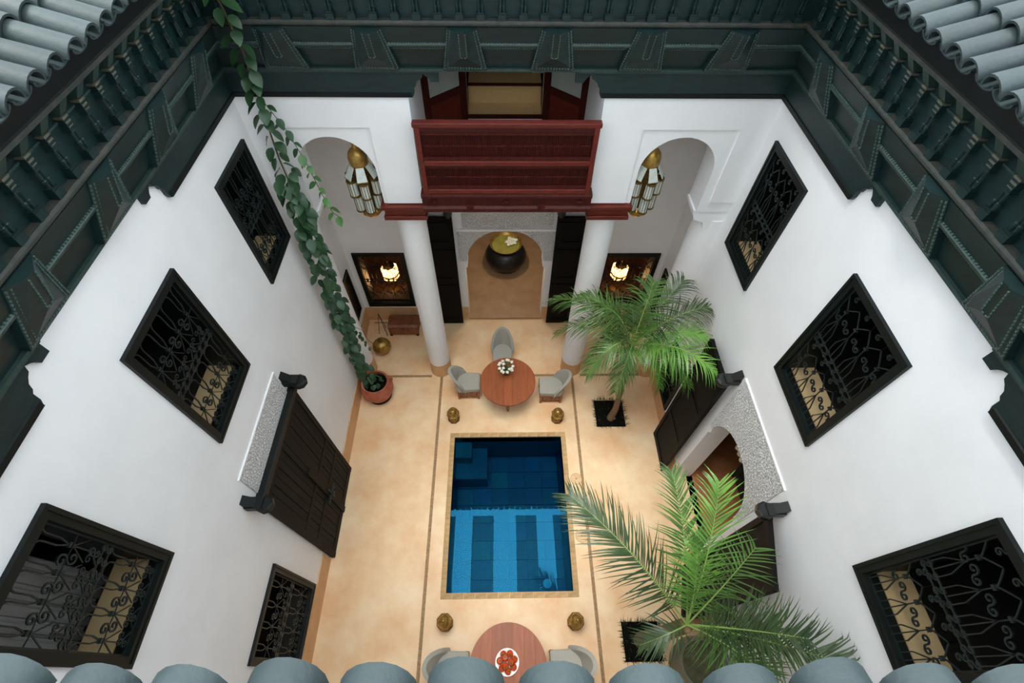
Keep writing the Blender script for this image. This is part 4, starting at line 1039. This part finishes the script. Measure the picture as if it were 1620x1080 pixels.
# ---- palms
def bez(a, b_, c, t): return a*(1-t)**2+b_*2*t*(1-t)+c*t*t
def frond(parent, base, tip, lift, m, n=44, ll=.5, droop=.35, w_=.016, seed=0, bare=.14, xmax=9):
    r = random.Random(seed); a = Vector(base); c = Vector(tip); b_ = (a+c)/2+Vector((0, 0, lift)); L = MB(); rp = [bez(a, b_, c, k/14) for k in range(15)]
    for k in range(n):
        t = bare+(1-bare)*(k+.5)/n; p = bez(a, b_, c, t); tg = (bez(a, b_, c, min(1, t+.02))-bez(a, b_, c, max(0, t-.02))).normalized()
        sd = tg.cross(Vector((0, 0, 1))); sd = sd.normalized() if sd.length > .05 else Vector((1, 0, 0)); upv = sd.cross(tg).normalized()
        ln = ll*(.35+.65*sin(pi*min(1, (t*.86+.12)))**.8)*r.uniform(.82, 1.15)
        for sg in (1, -1):
            d_ = (sd*sg*(1-.25*t)+tg*(.55+.6*t)+upv*(.32+r.uniform(-.3, .4))+tg*r.uniform(-.15, .25)).normalized(); q = p.copy(); seg = 4; V = []; wd0 = w_*r.uniform(.8, 1.2)
            for s in range(seg+1):
                f = s/seg; wd = wd0*(1-f)**.7*(.6+.4*min(1, f*6)); nx_ = d_.cross(upv); nx_ = nx_.normalized() if nx_.length > .05 else tg
                if s == seg: V.append(tuple(q))
                else: V += [tuple(q-nx_*wd), tuple(q+nx_*wd)]
                d_ = (d_+Vector((0, 0, -droop*(.35+f)/seg*1.9))).normalized(); q = q+d_*ln/seg; q.x = min(q.x, xmax)
            o = len(L.v); L.v += V
            for s in range(seg-1): L.f.append((o+2*s, o+2*s+1, o+2*s+3, o+2*s+2))
            L.f.append((o+2*seg-2, o+2*seg-1, o+2*seg))
    fo = L.build('frond', m, parent); fo['kind'] = 'stuff'
    MB().tube(rp, [.014*(1-k/14*.8) for k in range(15)], 5).build('rachis', M_rachis, fo)
    return fo
def trunk(parent, pts, rs):
    P = []; R = []
    for k in range(41):
        t = k/40; i = min(len(pts)-2, int(t*(len(pts)-1))); f = t*(len(pts)-1)-i
        P.append(Vector(pts[i]).lerp(Vector(pts[i+1]), f)); R.append((rs[i]*(1-f)+rs[i+1]*f)*(1+.06*(k % 2)))
    MB().tube(P, R, 12).build('trunk', M_trunk, parent, True)
base1 = Vector((2.45, 4.83, -.05))
p1 = thing('palm_tree', 'small green palm tree growing beside the right column', 'palm tree', base1)
cr = Vector((2.30, 4.82, 2.85))-base1
trunk(p1, [(0, 0, 0), (.04, .02, .4), (.0, .01, 1.2), (-.06, 0, 2.0), tuple(cr)], [.085, .065, .05, .045, .05])
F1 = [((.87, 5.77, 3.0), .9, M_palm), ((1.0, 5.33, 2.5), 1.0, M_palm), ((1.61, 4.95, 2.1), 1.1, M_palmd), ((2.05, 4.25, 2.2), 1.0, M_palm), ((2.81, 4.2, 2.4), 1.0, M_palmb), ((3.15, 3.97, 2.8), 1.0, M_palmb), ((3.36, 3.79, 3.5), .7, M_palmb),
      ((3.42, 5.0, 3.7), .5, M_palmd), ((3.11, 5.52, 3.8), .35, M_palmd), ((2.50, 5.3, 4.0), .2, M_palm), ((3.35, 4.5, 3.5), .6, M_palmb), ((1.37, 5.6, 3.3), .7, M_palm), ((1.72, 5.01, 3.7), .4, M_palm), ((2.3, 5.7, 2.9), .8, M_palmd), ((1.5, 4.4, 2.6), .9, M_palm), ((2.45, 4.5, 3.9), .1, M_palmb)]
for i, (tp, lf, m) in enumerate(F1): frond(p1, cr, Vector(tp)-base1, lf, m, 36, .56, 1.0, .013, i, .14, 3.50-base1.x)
base2 = Vector((2.40, .53, -.05))
p2 = thing('palm_tree', 'large palm tree with long fronds beside the roof edge', 'palm tree', base2)
cr2 = Vector((2.42, .56, 2.5))-base2
trunk(p2, [(0, 0, 0), (.0, .0, .8), (.01, .01, 1.6), tuple(cr2)], [.13, .11, .10, .09])
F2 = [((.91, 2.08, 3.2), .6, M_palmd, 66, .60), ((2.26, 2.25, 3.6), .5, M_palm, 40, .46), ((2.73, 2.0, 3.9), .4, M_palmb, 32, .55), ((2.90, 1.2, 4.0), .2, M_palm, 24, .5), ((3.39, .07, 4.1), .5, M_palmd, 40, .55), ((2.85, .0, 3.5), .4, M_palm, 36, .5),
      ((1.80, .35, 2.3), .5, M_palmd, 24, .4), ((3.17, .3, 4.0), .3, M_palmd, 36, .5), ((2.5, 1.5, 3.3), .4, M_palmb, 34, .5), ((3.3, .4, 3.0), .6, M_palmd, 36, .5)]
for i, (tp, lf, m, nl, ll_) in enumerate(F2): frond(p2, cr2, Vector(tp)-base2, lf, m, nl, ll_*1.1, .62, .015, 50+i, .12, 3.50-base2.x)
t = thing('stone_pot', 'large grey stone pot beside the large palm', 'pot', (3.12, .16, 0))
MB().lathe([(.27, 0), (.35, .15), (.40, .45), (.39, .65), (.34, .74), (.375, .78), (.36, .82), (.32, .82), (.31, .70), (0, .70)], 30).build('body', M_stonepot, t, True)
MB().lathe([(0, .76), (.325, .77), (0, .79)], 20).build('soil', mat('mossy_soil', '#5c5a44', '#484a34', 12, .95, bump=.6, bscale=30), t)
